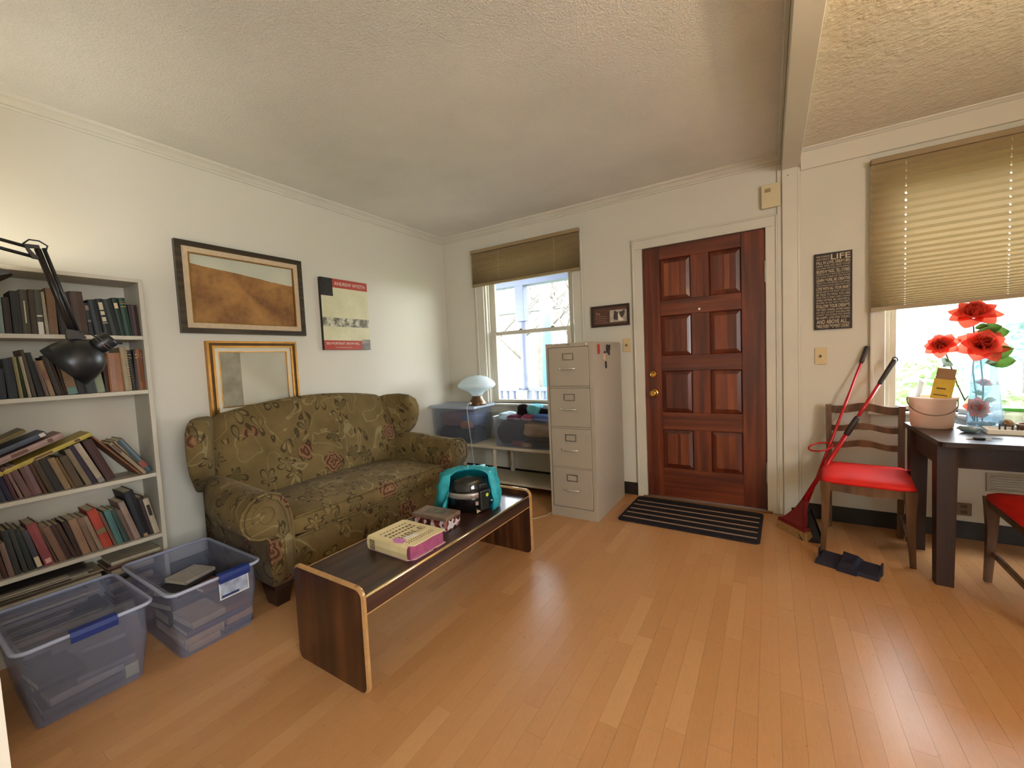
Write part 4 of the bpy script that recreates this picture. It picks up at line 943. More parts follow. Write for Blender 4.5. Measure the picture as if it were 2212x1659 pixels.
# ================================================================== black swing-arm lamp in front of the bookcase
lb = M('lamp_black', (20, 20, 22), .38, 0, .1); lg = M('lamp_arm', (46, 40, 36), .35, .5, .15)
dl = thing('swing_arm_lamp', 'black swing-arm desk lamp hanging in front of the bookcase', 'lamp', (.22, -3.325, 1.684))
def dp(name, bm, m=lb, sm=True, par=None): o = obj(name, bm, m, par or dl, sm); o.data.transform(Matrix.Translation((-.22, 3.325, -1.684))); return o
E1 = (.70, -3.062, 1.672); E0 = (.62, -3.305, 1.742); HD = (.70, -3.000, 1.372)
dp('clamp', bx(.19, .25, -3.345, -3.305, 1.6845, 1.70, .004), lb, False); dp('post', tube([(.22, -3.325, 1.70), (.22, -3.325, 1.80)], .009, 10))
dp('lower_arm', tube([(.22, -3.325, 1.79), E0], .008, 8), lg); dp('lower_arm', tube([(.22, -3.325, 1.765), (E0[0], E0[1], E0[2]-.025)], .006, 8), lg)
dp('upper_arm', tube([E0, (E1[0], E1[1]-.028, E1[2]+.004)], .006, 8)); dp('upper_arm', tube([(E0[0], E0[1], E0[2]-.03), (E1[0], E1[1]-.012, E1[2]-.03)], .006, 8))
dp('elbow_plate', prism([(E1[1]-.034, E1[2]+.012), (E1[1]+.004, E1[2]+.014), (E1[1]+.006, E1[2]+.002), (E1[1]-.022, E1[2]-.0), (E1[1]-.006, E1[2]-.024), (E1[1]+.004, E1[2]-.026), (E1[1]+.004, E1[2]-.038), (E1[1]-.016, E1[2]-.036)], 'x', .694, .706), lb, False)
dp('fore_arm', tube([E1, (HD[0], HD[1]+.004, HD[2])], .0095, 10), lg); dp('fore_arm', tube([(E1[0], E1[1]+.016, E1[2]+.006), (HD[0], HD[1]+.020, HD[2]+.006)], .006, 8), lb)
dp('cable', tube([(.70, E1[1]-.034, E1[2]+.012), (.70, E1[1]-.018, E1[2]+.030), (.70, E1[1]+.006, E1[2]+.030), (.70, E1[1]+.026, E1[2]+.016), (.70, E1[1]+.020, E1[2]-.004)], .0028, 6))
dp('head_bracket', prism([(HD[1]-.014, HD[2]+.012), (HD[1]+.016, HD[2]+.006), (HD[1]+.040, HD[2]-.018), (HD[1]+.034, HD[2]-.030), (HD[1]-.006, HD[2]-.036), (HD[1]-.014, HD[2]-.020)], 'x', .690, .710), lb, False)
dp('cable', tube([(.70, HD[1]+.010, HD[2]), (.70, HD[1]+.045, HD[2]+.004), (.70, HD[1]+.062, HD[2]-.012), (.70, HD[1]+.085, HD[2]-.022)], .0028, 6))
# bell shade with its socket, tipped so that the mouth faces down and left
sh = lathe([(.020, .098), (.022, .070), (.030, .066), (.058, .050), (.078, .020), (.086, -.018), (.088, -.055), (.085, -.055), (.083, -.018), (.075, .018), (.055, .046), (.02, .062)], 32, (0, 0, 0), None, False)
ax = Vector((.25, .72, .62)).normalized(); q = Vector((0, 0, 1)).rotation_difference(ax).to_matrix().to_4x4()
hm = Matrix.Translation((.70, -2.985, 1.272)) @ q
for v_ in sh.verts: v_.co = hm @ v_.co
shd = dp('lamp_shade', sh); md = shd.modifiers.new('thickness', 'SOLIDIFY'); md.thickness = .001
sk = lathe([(0, .060), (.030, .062), (.032, .075), (.032, .118), (.026, .126), (0, .127)], 20)
for v_ in sk.verts: v_.co = hm @ v_.co
dp('socket', sk)
for k in (.085, .096): 
    rg = lathe([(.033, k), (.034, k+.002), (.033, k+.004)], 20, (0, 0, 0), None, False)
    for v_ in rg.verts: v_.co = hm @ v_.co
    dp('vent_slot', rg, M('lamp_slot', (70, 66, 64), .3), True, shd)
dp('knob', tube([hm @ Vector((0, .02, .12)), hm @ Vector((0, .035, .135))], .006, 8))
dp('tension_rod', tube([(.70, HD[1]+.03, HD[2]-.024), hm @ Vector((0, -.012, .066))], .0025, 6))
# second small shade cut by the left edge
cl_ = thing('clip_lamp', 'dark cone-shaded clip lamp at the upper left of the bookcase', 'lamp', (.255, -3.325, 1.60))
obj('clip', bx(-.02, .02, -.012, .012, -.03, .03, .003), lb, cl_); obj('neck', tube([(.0, 0, .03), (.04, .02, .06), (.10, .06, .055), (.14, .10, .03)], .006, 8), lb, cl_, True)
cn_ = lathe([(.014, .07), (.022, .05), (.062, -.03), (.060, -.03), (.02, .046)], 24, (0, 0, 0), None, False); m_ = Matrix.Translation((.17, .170, .010)) @ Vector((0, 0, 1)).rotation_difference(Vector((-.1, -.5, .85))).to_matrix().to_4x4()
for v_ in cn_.verts: v_.co = m_ @ v_.co
obj('shade', cn_, M('shade_brown', (66, 56, 50), .5), cl_, True)
bl_ = bpy.data.lights.new('clip_lamp_bulb', 'SPOT'); bl_.energy = 6.5; bl_.color = (1, .93, .78); bl_.shadow_soft_size = .025; bl_.spot_size = math.radians(150); bl_.spot_blend = .35
bo_ = bpy.data.objects.new('clip_lamp_bulb', bl_); COL.objects.link(bo_); bo_.location = (.46, -3.26, 1.66); bo_.rotation_euler = Vector((0, 0, -1)).rotation_difference(Vector((-.12, .25, .95))).to_euler()

# ================================================================== book tubs on the floor
def floor_tub(label, x0, x1, y0, y1, z1, latch, label_card):
    r = thing('floor_storage_tub', label, 'storage bin', (0, 0, 0), 0, 'clear tubs of books on the floor')
    obj('tub', tub(x0, x1, y0, y1, .001, z1, .035, .003, .014, .035), bin_b, r)
    rm = CLEAR('rim_plastic', (206, 212, 232), .75, .15, .3, .3)
    ring = rrect(x0-.001, x1+.001, y0-.001, y1+.001, .035, 4)
    obj('rim', tube([(p[0], p[1], z1-.006) for p in ring], .0075, 6, None, True), rm, r, True)
    ym = (y0+y1)/2+latch
    h = loft([[(x1+a, y, z1+c) for a, c in ((-.016, .006), (.012, .004), (.016, -.012), (.012, -.034), (.006, -.034), (.006, -.010), (-.016, -.004))] for y in (ym-.062, ym-.058, ym+.058, ym+.062)])
    obj('latch_handle', h, M('latch_blue', (30, 50, 112), .35, 0, .08), r)
    if label_card:
        c = obj('label_card', bx(x1-.010, x1-.0085, ym-.058, ym+.062, z1-.115, z1-.034), M('card_print', (150, 158, 176), .6, 0, .45, 20), r)
        obj('card_border', frame_bm('x', x1-.0085, x1-.008, ym-.058, ym+.062, z1-.115, z1-.034, .004), M('card_white', (216, 214, 206), .6), r)
        obj('card_stripe', bx(x1-.0085, x1-.008, ym-.05, ym+.02, z1-.108, z1-.098), M('card_navy', (30, 44, 90), .6), r)
    return r
floor_tub('clear tub of books with a plain blue latch, nearest the camera', .40, .868, -3.245, -2.886, .302, .01, False)
floor_tub('clear tub of books with a printed label under its blue latch, beside the sofa', .345, .903, -2.845, -2.492, .302, .06, True)
def lay(label, x, y, z, w, d, tk, rz, col, group, tilt=0):
    m = Matrix.Translation((x, y, z)) @ Matrix.Rotation(rz, 4, 'Z') @ Matrix.Rotation(tilt, 4, 'X') @ Matrix.Translation((0, 0, tk)) @ Matrix.Rotation(-PI/2, 4, 'X')
    book('book', label, 'book', w, tk, d, col, m, group, .5)
ga = 'books in the tub nearest the camera'
for n_, a in enumerate(((.80, -3.19, .006, .17, .21, .035, 0, (70, 60, 56)), (.80, -2.97, .006, .20, .15-.11, .05, 0, (186, 176, 136)), (.80, -3.17, .043, .16, .20, .03, .05, (150, 140, 128)), (.62, -3.18, .006, .17, .24, .04, 0, (90, 82, 76)), (.80, -3.10, .076, .17, .16, .025, -.1, (96, 88, 84)), (.61, -3.17, .048, .17, .22, .035, .06, (50, 46, 48)), (.79, -3.19, .103, .18, .12, .03, .1, (56, 50, 50)), (.62, -3.12, .085, .16, .20, .03, -.08, (120, 110, 100)))):
    lay('%s book, %s laid in the tub nearest the camera' % ('dark' if sum(a[7]) < 260 else 'pale', ordinal(n_)), *a, ga)
gb_ = 'books in the tub beside the sofa'
for n_, a in enumerate(((.85, -2.78, .006, .17, .12, .03, 0, (190, 150, 110)), (.85, -2.64, .006, .18, .12, .032, 0, (60, 56, 70)), (.85, -2.79, .038, .17, .15, .028, .04, (196, 158, 116)), (.85, -2.63, .04, .17, .11, .03, 0, (186, 140, 104)), (.85, -2.78, .068, .16, .22, .026, 0, (70, 60, 76)), (.66, -2.78, .006, .17, .24, .05, 0, (80, 60, 50)), (.66, -2.78, .058, .17, .24, .05, 0, (46, 38, 38)), (.85, -2.76, .096, .18, .13, .03, .06, (180, 150, 112)), (.84, -2.63, .072, .2, .11, .05, 0, (110, 64, 48)), (.64, -2.76, .11, .18, .2, .03, .2, (30, 26, 28)), (.60, -2.72, .142, .15, .19, .028, .35, (26, 24, 26)), (.66, -2.64, .142, .17, .1, .02, .1, (120, 60, 36)), (.55, -2.67, .171, .14, .15, .018, .3, (200, 192, 178)))):
    lay('%s book, %s laid in the tub beside the sofa' % ('dark' if sum(a[7]) < 260 else 'tan', ordinal(n_)), *a, gb_)

# ================================================================== doormat
mt = thing('doormat', 'dark striped doormat in front of the wooden door', 'mat', (2.467, -.335, .0005), math.radians(-1.5))
obj('mat_base', prism(rrect(-.445, .445, -.275, .275, .035, 4), 'z', 0, .009), M('mat_charcoal', (44, 40, 42), .95, 0, .2, 60, .3, 300, .003, .1), mt)
for y in (-.20, -.105, -.02, .075, .165): obj('stripe', bx(-.425, .425, y-.0085, y+.0085, .009, .0105), M('mat_tan', (150, 126, 106), .95, 0, .15, 80, .3, 300, .002, .1), mt)
for y in (-.245, -.152, -.062, .028, .12, .21): obj('rib', bx(-.432, .432, y-.022, y+.022, .009, .0112, .001), M('mat_black', (36, 33, 36), .95, 0, .2, 60, .3, 300, .003, .1), mt)

# ================================================================== chairs
oak = WOOD('chair_oak', (74, 48, 28), (98, 66, 40), (122, 86, 54), 'z', 1.0, .42, .15, 6); redv = M('seat_red', (206, 30, 20), .65, 0, .08, 10, .1, 200, .001, .3)
def make_chair(label, loc, rz, group):
    r = thing('dining_chair', label, 'chair', loc, rz, group)
    # local frame: front faces -y; seat .40 wide
    for s in (-1, 1):
        x = s*.178
        secs = [[(x+a*k+s*o, -.20+c*k-.004*q, z) for a, c in ((-.02, -.02), (.02, -.02), (.02, .02), (-.02, .02))] for q, (z, k, o) in enumerate(((0, .62, .012), (.12, .72, .006), (.26, .9, 0), (.36, 1.12, 0), (.415, 1.25, 0)))]
        obj('leg', loft(secs), oak, r)
        pts = [(s*.172, .232, 0), (s*.172, .215, .2), (s*.172, .205, .40), (s*.172, .215, .55), (s*.174, .235, .72), (s*.176, .248, .805)]
        obj('leg', loft([[(p[0]+a, p[1]+c, p[2]) for a, c in ((-.015, -.017), (.015, -.017), (.015, .017), (-.015, .017))] for p in pts]), oak, r)
        obj('side_rail', bx(s*.178-.012, s*.178+.012, -.20, .21, .365, .412, .003), oak, r)
        obj('stretcher', bx(s*.172-.009, s*.172+.009, -.19, .21, .13, .155, .003), oak, r)
    fr = [(-.18, .415), (.18, .415), (.18, .345), (.165, .352), (.14, .366), (.09, .363), (0, .356), (-.09, .363), (-.14, .366), (-.165, .352), (-.18, .345)]
    obj('front_rail', prism(fr, 'y', -.222, -.198), oak, r); obj('rear_rail', bx(-.165, .165, .195, .217, .36, .412, .002), oak, r)
    secs = []
    for z, ins in ((.408, .0), (.418, -.004), (.432, .0), (.446, .02), (.453, .06), (.455, .11)):
        secs.append([(p[0], p[1], z) for p in rrect(-.198+ins, .198-ins, -.226+ins, .20-ins, .03, 3)])
    obj('seat', loft(secs), redv, r, True)
    for zc, hw in ((.775, .024), (.655, .018), (.548, .018)):
        n = 12; up_ = []; lo = []
        for k in range(n+1):
            u = k/n*2-1; wv = .016*math.cos(u*PI*.5)**2+.005*math.cos(3*PI*u*.5); x = u*.162
            up_.append((x, zc+hw+wv)); lo.append((x, zc-hw+wv*.9-.006*max(0, 1-abs(u)*5)))
        y = .205+(zc-.40)*.10+.012
        obj('back_slat', prism(up_+lo[::-1], 'y', y-.008, y+.008), oak, r)
    return r
make_chair('red-seated wooden ladder-back chair against the wall with brooms leaning on it', (3.432, -.352, 0), math.radians(-7), 'red-seated dining chairs')
make_chair('red-seated wooden chair tucked in at the near side of the dark table', (4.045, -.79, 0), math.radians(180-2), 'red-seated dining chairs')

# ================================================================== dark dining table
dkm = WOOD('table_dark', (26, 14, 10), (40, 22, 15), (54, 32, 22), 'x', 1.2, .34, .1, 5); dkv = WOOD('table_leg_dark', (30, 14, 9), (46, 23, 14), (60, 32, 20), 'z', 1.0, .55, 0, 4)
tb = thing('dining_table', 'dark wooden dining table under the window with the roses', 'table', (4.2, -.5, 0))
obj('top', prism(rrect(-.57, .57, -.31, .31, .02, 3), 'z', .698, .720, None), dkm, tb)
b = BM(); box(b, -.53, .53, -.225, -.205, .585, .698); box(b, -.53, .53, .235, .255, .585, .698); box(b, -.545, -.525, -.205, .235, .585, .698); box(b, .525, .545, -.205, .235, .585, .698)
obj('apron', b, dkv, tb)
for x in (-.524, .524):
    for y in (-.20, .235): obj('leg', loft([[(x+a*k, y+c*k, z) for a, c in ((-.036, -.036), (.036, -.036), (.036, .036), (-.036, .036))] for z, k in ((0, .86), (.585, 1), (.698, 1))]), dkv, tb)

# ------------------------------------------------------------------ on the table
TT = .7205
bkm = CLEAR('bucket_plastic', (236, 208, 186), .88, .3, .10, .4)
bu = thing('plastic_bucket', 'small beige plastic bucket with a yellow carton in it', 'bucket', (3.712, -.352, TT))
obj('pail', lathe([(.0, 0), (.078, 0), (.084, .006), (.094, .155), (.101, .157), (.102, .166), (.096, .168), (.091, .155), (.081, .009), (0, .007)], 36), bkm, bu, True)
wire = M('bail_wire', (120, 96, 78), .35, .7)
obj('bail_handle', tube([(.098*math.cos(a), .098*math.sin(a)-.002, .150-.075*math.sin(u*PI)) for u, a in [(k/16, math.radians(165+k/16*195)) for k in range(17)]], .0025, 6), wire, bu, True)
for a in (165, 0): obj('bail_lug', lathe([(.007, 0), (.007, .006)], 10), wire, bu).matrix_local = Matrix.Rotation(math.radians(a), 4, 'Z') @ Matrix.Translation((.095, 0, .148)) @ Matrix.Rotation(PI/2, 4, 'Y')
yel = M('carton_yellow', (196, 160, 44), .55, 0, .15, 16)
ca = thing('yellow_carton', 'tall opened yellow carton standing in the beige bucket', 'carton', (3.722, -.345, TT+.010), 0, None, (0, math.radians(9), math.radians(-14)))
obj('carton_body', bx(-.040, .040, -.022, .022, 0, .255), yel, ca)
for nm, P_ in (('flap', [(-.036, -.022, .255), (.036, -.022, .255), (.030, -.030, .305), (-.030, -.030, .305)]), ('flap', [(.040, -.02, .255), (.040, .02, .255), (.068, .018, .262), (.068, -.018, .262)]), ('flap', [(-.036, .022, .255), (.036, .022, .255), (.036, .028, .31), (-.036, .028, .31)])):
    o = obj(nm, mesh_from(P_, [(0, 1, 2, 3)]), M('carton_board', (150, 112, 78), .8), ca); md = o.modifiers.new('thickness', 'SOLIDIFY'); md.thickness = .001
for k, (a, e, z, h) in enumerate(((-.024, .012, .20, .008), (-.03, .024, .165, .006), (-.018, .026, .135, .012), (-.03, .006, .11, .007))): obj('print_line', bx(a, e, -.0226, -.022, z, z+h), M('carton_ink', (96, 72, 24), .6), ca)
tag(obj('paper_sheet', loft([[(3.64+.012*k, -.40+.02*k, .84+.03*k), (3.652+.010*k, -.30+.02*k, .845+.032*k)] for k in range(5)], False, False), CLOTHLIT('sheet_white', (226, 226, 222), .4)), 'folded white paper sheet beside the yellow carton in the bucket', 'paper').modifiers.new('thickness', 'SOLIDIFY').thickness = .0008
# vase with roses
vg = CLEAR('vase_glass', (176, 208, 224), .22, .05, .5)
vs = thing('glass_vase', 'tall tapering square glass vase on the dark table', 'vase', (3.905, -.315, TT))
def sq(h, z, sx=1.0): return [(p[0]*sx, p[1], z) for p in rrect(-h, h, -h, h, h*.12, 2)]
obj('glass', loft([sq(.072, 0), sq(.072, .004), sq(.042, .375), sq(.039, .375), sq(.068, .012), sq(.0, .012)], True, True), vg, vs)
for q, (x, y, r_) in enumerate(((-.035, -.02, .02), (.0, -.03, .023), (.034, -.015, .021), (-.02, .02, .022), (.02, .022, .02), (.045, .02, .016))):
    s_ = BM(); bmesh.ops.create_icosphere(s_, subdivisions=2, radius=r_)
    for v_ in s_.verts: v_.co.z *= .6
    tag(obj('river_stone', s_, M('stone_%d' % (q % 3), ((52, 50, 48), (96, 92, 88), (70, 66, 62))[q % 3], .4, 0, .2, 30), None, True, (3.905+x, -.315+y, TT+.012+r_*.6)), '%s pebble in the glass vase, %s from the left' % (('black', 'pale grey', 'grey')[q % 3], ordinal((0, 2, 4, 1, 3, 5)[q])), 'stone', 'pebbles in the vase')
petm = CLOTHLIT('rose_petal', (236, 100, 80), .6, .6, .14, 30); petd = CLOTHLIT('rose_heart', (214, 84, 66), .45, .6, .14, 30); leafm_ = CLOTHLIT('rose_leaf', (72, 104, 44), .4, .5, .18, 30); stemm = M('rose_stem', (84, 92, 60), .6)
def petal(wd, ln, cup, curl, n=6):
    vs_, fs = [], []
    for i in range(n+1):
        u = i/n; prof = max(.12, math.sqrt(max(0, 1-((u-.62)/.66)**2)))
        for j in range(n+1):
            v_ = j/n*2-1; x = v_*wd*prof*.5; y = ln*(u-.26*abs(v_)**2.2*u); z = cup*u-cup*.9*u*u*curl+.22*wd*v_*v_*prof
            if i == n: y += ln*.10*(1-abs(v_)*2 if abs(v_) < .5 else 0)
            vs_.append((x, y, z))
    for i in range(n):
        for j in range(n): fs.append((i*(n+1)+j, i*(n+1)+j+1, (i+1)*(n+1)+j+1, (i+1)*(n+1)+j))
    return vs_, fs
def rose(label, top, foot, R, ax, seed, leaves, open_=1.0):
    rnd = random.Random(seed); r = thing('artificial_rose', label, 'flower', foot, 0, 'roses in the vase')
    F = Vector(foot); T = Vector(top)-F; axv = Vector(ax).normalized(); Q = Vector((0, 0, 1)).rotation_difference(axv).to_matrix().to_4x4()
    mid = T*.5+Vector((.01*rnd.uniform(-1, 1), .01*rnd.uniform(-1, 1), 0))
    obj('stem', tube([Vector((0, 0, 0)), T*.25, mid, T*.8, T-axv*R*.2], .0032, 7), stemm, r, True)
    for layer, (cnt, wd, ln, tilt, cup) in enumerate(((7, 1.05, 1.05, 14, .14), (6, 1.0, .95, 40, .2), (6, .9, .85, 60, .24), (5, .72, .78, 74, .2), (4, .5, .74, 84, .14))):
        for k in range(cnt):
            vs_, fs = petal(R*wd, R*ln, R*cup*2, 1.3 if layer < 2 else .4)
            bm_ = mesh_from(vs_, fs); a = 2*PI*k/cnt+layer*.7+rnd.uniform(-.12, .12)
            m_ = Matrix.Translation(T+axv*(layer*.05*R)) @ Q @ Matrix.Rotation(a, 4, 'Z') @ Matrix.Translation((0, R*.06, 0)) @ Matrix.Rotation(math.radians(tilt*open_+rnd.uniform(-6, 6)), 4, 'X')
            for v_ in bm_.verts: v_.co = m_ @ v_.co
            obj('petal', bm_, petm if layer < 3 else petd, r, True)
    for (u, dirv, L) in leaves:
        P = T*u; d = Vector(dirv).normalized(); side = d.cross(Vector((.28, -.90, .35))).normalized(); nrm = side.cross(d); vs_, fs = [], []
        for i in range(7):
            f = i/6; wdt = L*.30*math.sin(PI*min(1, f*1.0))**.8
            c = P+d*(L*(.12+f*.88))+nrm*(.06*L*math.sin(PI*f)); vs_ += [c-side*wdt+nrm*.006, c-nrm*.004, c+side*wdt+nrm*.006]
        for i in range(6): fs += [(3*i, 3*i+1, 3*i+4, 3*i+3), (3*i+1, 3*i+2, 3*i+5, 3*i+4)]
        obj('leaf', mesh_from(vs_, fs), leafm_, r, True)
    return r
vz = TT+.02
rose('large coral red rose at the top of the vase, touching the blind', (3.870, -.33, 1.300), (3.895, -.32, vz), .088, (-.10, -.62, .78), 1, [(.86, (.9, -.2, .25), .10), (.83, (1, .1, .12), .13), (.90, (.5, -.6, .1), .06)])
rose('large coral red rose in the middle, just above the vase mouth', (3.890, -.355, 1.145), (3.91, -.33, vz), .086, (.0, -.85, .52), 2, [(.86, (.9, -.3, .4), .12), (.80, (1, -.1, .05), .12), (.97, (-.7, -.2, .35), .07)])
rose('small coral red rose leaning out to the left of the vase', (3.756, -.335, 1.155), (3.885, -.325, vz), .064, (-.45, -.75, .5), 3, [(.84, (-.3, -.6, -.25), .10), (.78, (.2, .8, -.1), .06)])
rose('pink rosebud inside the upper part of the vase', (3.918, -.31, .945), (3.915, -.31, vz), .032, (.05, -.3, .95), 4, [(.75, (-.8, -.3, .3), .05), (.6, (.7, -.5, .1), .05)], 1.5)
rose('deep pink rose pressed inside the bottom of the vase', (3.880, -.335, .828), (3.89, -.30, vz), .050, (.2, -.85, .2), 5, [(.5, (.8, -.3, .1), .05)], 1.25)
# jar, tray, keys and oddments
jr = thing('green_lidded_jar', 'small clear jar with a bright green lid right of the vase', 'jar', (4.035, -.285, TT))
obj('jar_body', lathe([(.036, 0), (.040, .006), (.041, .085), (.039, .09), (.037, .085), (.036, .01), (0, .008)], 28), CLEAR('jar_glass', (224, 226, 206), .35, .1, .25), jr, True)
obj('lid', lathe([(0, .106), (.040, .106), (.044, .102), (.044, .090), (.040, .088), (0, .088)], 28), M('lid_green', (92, 190, 70), .4, 0, .05), jr, True)
ba = thing('twine_ball', 'small brown ball of twine in front of the green lidded jar', 'ball', (3.985, -.365, TT+.028)); s_ = BM(); bmesh.ops.create_icosphere(s_, subdivisions=3, radius=.027)
obj('ball', s_, M('twine', (128, 98, 62), .9, 0, .4, 60, .6, 90, .006), ba, True); obj('twine_wrap', tube([(.0275*math.cos(a), .0275*math.sin(a)*.5, .0275*math.sin(a)*.87) for a in [k*.3 for k in range(21)]], .002, 5), M('twine_light', (176, 146, 104), .9), ba, True)
tr = thing('white_tray', 'white shallow tray with dark pegs on the dark table', 'tray', (3.935, -.475, TT), math.radians(-6))
b = BM(); box(b, -.058, .068, -.055, .05, 0, .004, .001); box(b, -.06, .07, -.057, -.052, 0, .024, .001); box(b, -.06, .07, .047, .052, 0, .024, .001); box(b, -.06, -.055, -.052, .047, 0, .024, .001); box(b, .065, .07, -.052, .047, 0, .024, .001)
obj('tray_body', b, M('tray_white', (226, 220, 208), .45), tr)
for k, (x, y) in enumerate(((-.01, .0), (.012, .015), (.03, -.01), (.05, .005))): obj('peg', bx(x-.003, x+.003, y-.003, y+.003, .004, .044), M('peg_black', (24, 22, 22), .5), tr)
wk = thing('wicker_bowl', 'shallow brown wicker bowl cut by the right edge of the photo', 'bowl', (4.055, -.47, TT)); 
for k in range(5): obj('coil', tube([((.045+.006*k)*math.cos(a), (.045+.006*k)*math.sin(a), .006+.009*k) for a in [2*PI*i/28 for i in range(28)]], .0056, 6, None, True), M('wicker', (112, 76, 44), .7, 0, .3, 60), wk, True)
obj('bowl_bottom', lathe([(0, 0), (.045, 0), (.045, .004), (0, .004)], 24), M('wicker', (112, 76, 44)), wk)
tag(obj('crumpled_bag', loft([[((.045-.008*abs(j-3))*math.cos(a)*(1+.15*math.sin(5*a+j)), (.035-.006*abs(j-3))*math.sin(a)*(1+.15*math.cos(4*a)), .004+.006*j) for a in [2*PI*i/24 for i in range(24)]] for j in range(6)], True, True), CLOTHLIT('bag_clear', (150, 168, 170), .4, .3), None, True, (3.815, -.49, TT-.003)), 'crumpled pale plastic wrapper left of the white tray', 'wrapper')
kr = thing('key_ring', 'bunch of keys with a black loop near the front edge of the dark table', 'keys', (3.80, -.695, TT))
for k, (x, y, a) in enumerate(((-.03, .0, .2), (-.012, .008, .5), (.006, -.006, -.2))): obj('key', bx(-.022, .022, -.005, .005, .001, .004), M('key_metal', (214, 196, 160), .25, .8), kr).matrix_local = Matrix.Translation((x, y, .003*k)) @ Matrix.Rotation(a, 4, 'Z')
obj('fob', bx(-.03, .01, -.012, .004, .0, .012, .004, 2), M('fob_rubber', (18, 20, 20), .4), kr); obj('loop', tube([(.045+.024*math.cos(a), .008+.012*math.sin(a), .006) for a in [2*PI*i/20 for i in range(20)]], .0016, 6, None, True), M('fob_rubber', (18, 20, 20)), kr, True)

# ================================================================== broom, long-handled pan and the brush on the floor
rp = M('handle_red', (176, 16, 22), .28, .2, .08); gr_ = M('grip_black', (44, 34, 30), .5); tanb = M('broom_bristle', (150, 112, 66), .9, 0, .25, 90, .5, 200, .004)
br = thing('push_broom', 'red-handled broom with tan bristles leaning across the chair', 'broom', (3.085, -.34, 0))
L0 = Vector((0, 0, .115)); L1 = Vector((3.612-3.085, -.112+.34, 1.098)); L = L1-L0
def along(a): return L0+L*a
obj('handle', tube([along(.10), along(.54)], .0125, 12), rp, br, True); obj('handle', tube([along(.54), along(.86)], .0095, 12), rp, br, True)
obj('grip', tube([along(.525), along(.53), along(.60), along(.635), along(.64)], [.0125, .0165, .0165, .015, .010], 12), gr_, br, True)
obj('grip', tube([along(.84), along(.85), along(.97), along(.985)], [.010, .0125, .0145, .0145], 12), gr_, br, True)
obj('hanging_loop', tube([along(.975)+Vector((.012*math.cos(a)+.006, .0, .016*math.sin(a)+.012)) for a in [2*PI*i/14 for i in range(14)]], .0038, 6, None, True), gr_, br, True)
bd = Vector((.62, -.78, 0)).normalized(); bn = Vector((.78, .62, 0))
def bp_(u, v_, z): return bd*u+bn*v_+Vector((0, 0, z))
def brush(z0, z1, l0, l1, t0, t1): return loft([[bp_(u*l, v_*tk, z) for u, v_ in ((-1, -1), (1, -1), (1, 1), (-1, 1))] for z, l, tk in ((z0, l0, t0), (z1, l1, t1))])
obj('bristles', brush(.0, .055, .125, .112, .030, .018), tanb, br); obj('head_block', brush(.05, .075, .112, .105, .020, .018), M('broom_red', (120, 26, 26), .45), br)
obj('yoke', loft([[bp_(u*l, v_*tk, z)+Vector((k*.02, k*.008, 0)) for u, v_ in ((-1, -1), (1, -1), (1, 1), (-1, 1))] for k, (z, l, tk) in enumerate(((.07, .085, .018), (.11, .06, .019), (.16, .028, .018), (.215, .014, .015)))]), M('broom_red', (120, 26, 26)), br)
pn_ = thing('long_handled_dustpan', 'black dustpan with a long red handle leaning on the wall beside the chair', 'dustpan', (3.155, -.36, 0))
P0 = Vector((-.015, .06, .13)); P1 = Vector((3.492-3.155, -.018+.36, 1.172))
def al2(a): return P0+(P1-P0)*a
obj('handle', tube([al2(0), al2(.92)], .008, 12), rp, pn_, True); obj('grip', tube([al2(.90), al2(.91), al2(.985), al2(1.0)], [.009, .0125, .0135, .012], 12), gr_, pn_, True)
blk = M('pan_black', (14, 13, 15), .45)
obj('pan', loft([[(-.075, .06, .14), (.02, .085, .15), (.055, .04, .07), (.07, -.09, .004), (-.035, -.08, .004), (-.07, -.0, .06)], [(-.072, .056, .136), (.018, .080, .145), (.050, .036, .066), (.066, -.088, .001), (-.033, -.078, .001), (-.066, -.004, .056)]]), blk, pn_)
obj('pan_wall', mesh_from([(-.08, .055, .155), (.025, .082, .165), (.02, .085, .10), (-.075, .06, .09)], [(0, 1, 2, 3)]), blk, pn_).modifiers.new('thickness', 'SOLIDIFY').thickness = .003
obj('pan_wall', mesh_from([(.025, .082, .165), (.075, -.09, .030), (.07, -.09, .002), (.03, .08, .06)], [(0, 1, 2, 3)]), blk, pn_).modifiers.new('thickness', 'SOLIDIFY').thickness = .003
h_ = al2(.40); obj('swing_ring', tube([h_+Vector((-.045+.062*math.cos(a), -.01+.030*math.sin(a), -.004+.014*math.cos(a)+.02*math.sin(a))) for a in [2*PI*i/24 for i in range(24)]], .0055, 8, None, True), rp, pn_, True)
fb = thing('dustpan_head', 'dark blue dustpan lying upside down on the floor in front of the chair', 'dustpan', (3.305, -.735, .001), math.radians(-20))
dkb = M('pan_navy', (22, 24, 42), .5, 0, .15)
obj('pan_shell', loft([[(-.135, -.045, 0), (.135, -.045, 0), (.13, .05, 0), (-.13, .05, 0)], [(-.132, -.04, .02), (.132, -.04, .02), (.125, .05, .045), (-.125, .05, .045)], [(-.12, -.02, .026), (.12, -.02, .026), (.118, .046, .05), (-.118, .046, .05)]]), dkb, fb)
obj('handle_socket', loft([[(-.035, -.06, .0), (.05, -.06, .0), (.06, .055, .0), (-.035, .055, .0)], [(-.03, -.058, .03), (.04, -.058, .03), (.055, .052, .052), (-.03, .052, .060)], [(-.022, -.03, .045), (.03, -.03, .045), (.035, .05, .066), (-.028, .05, .072)]]), dkb, fb)
for s in (-1, 1): obj('end_wall', bx(s*.132-.003, s*.132+.003, .02, .055, .0, .062), dkb, fb)

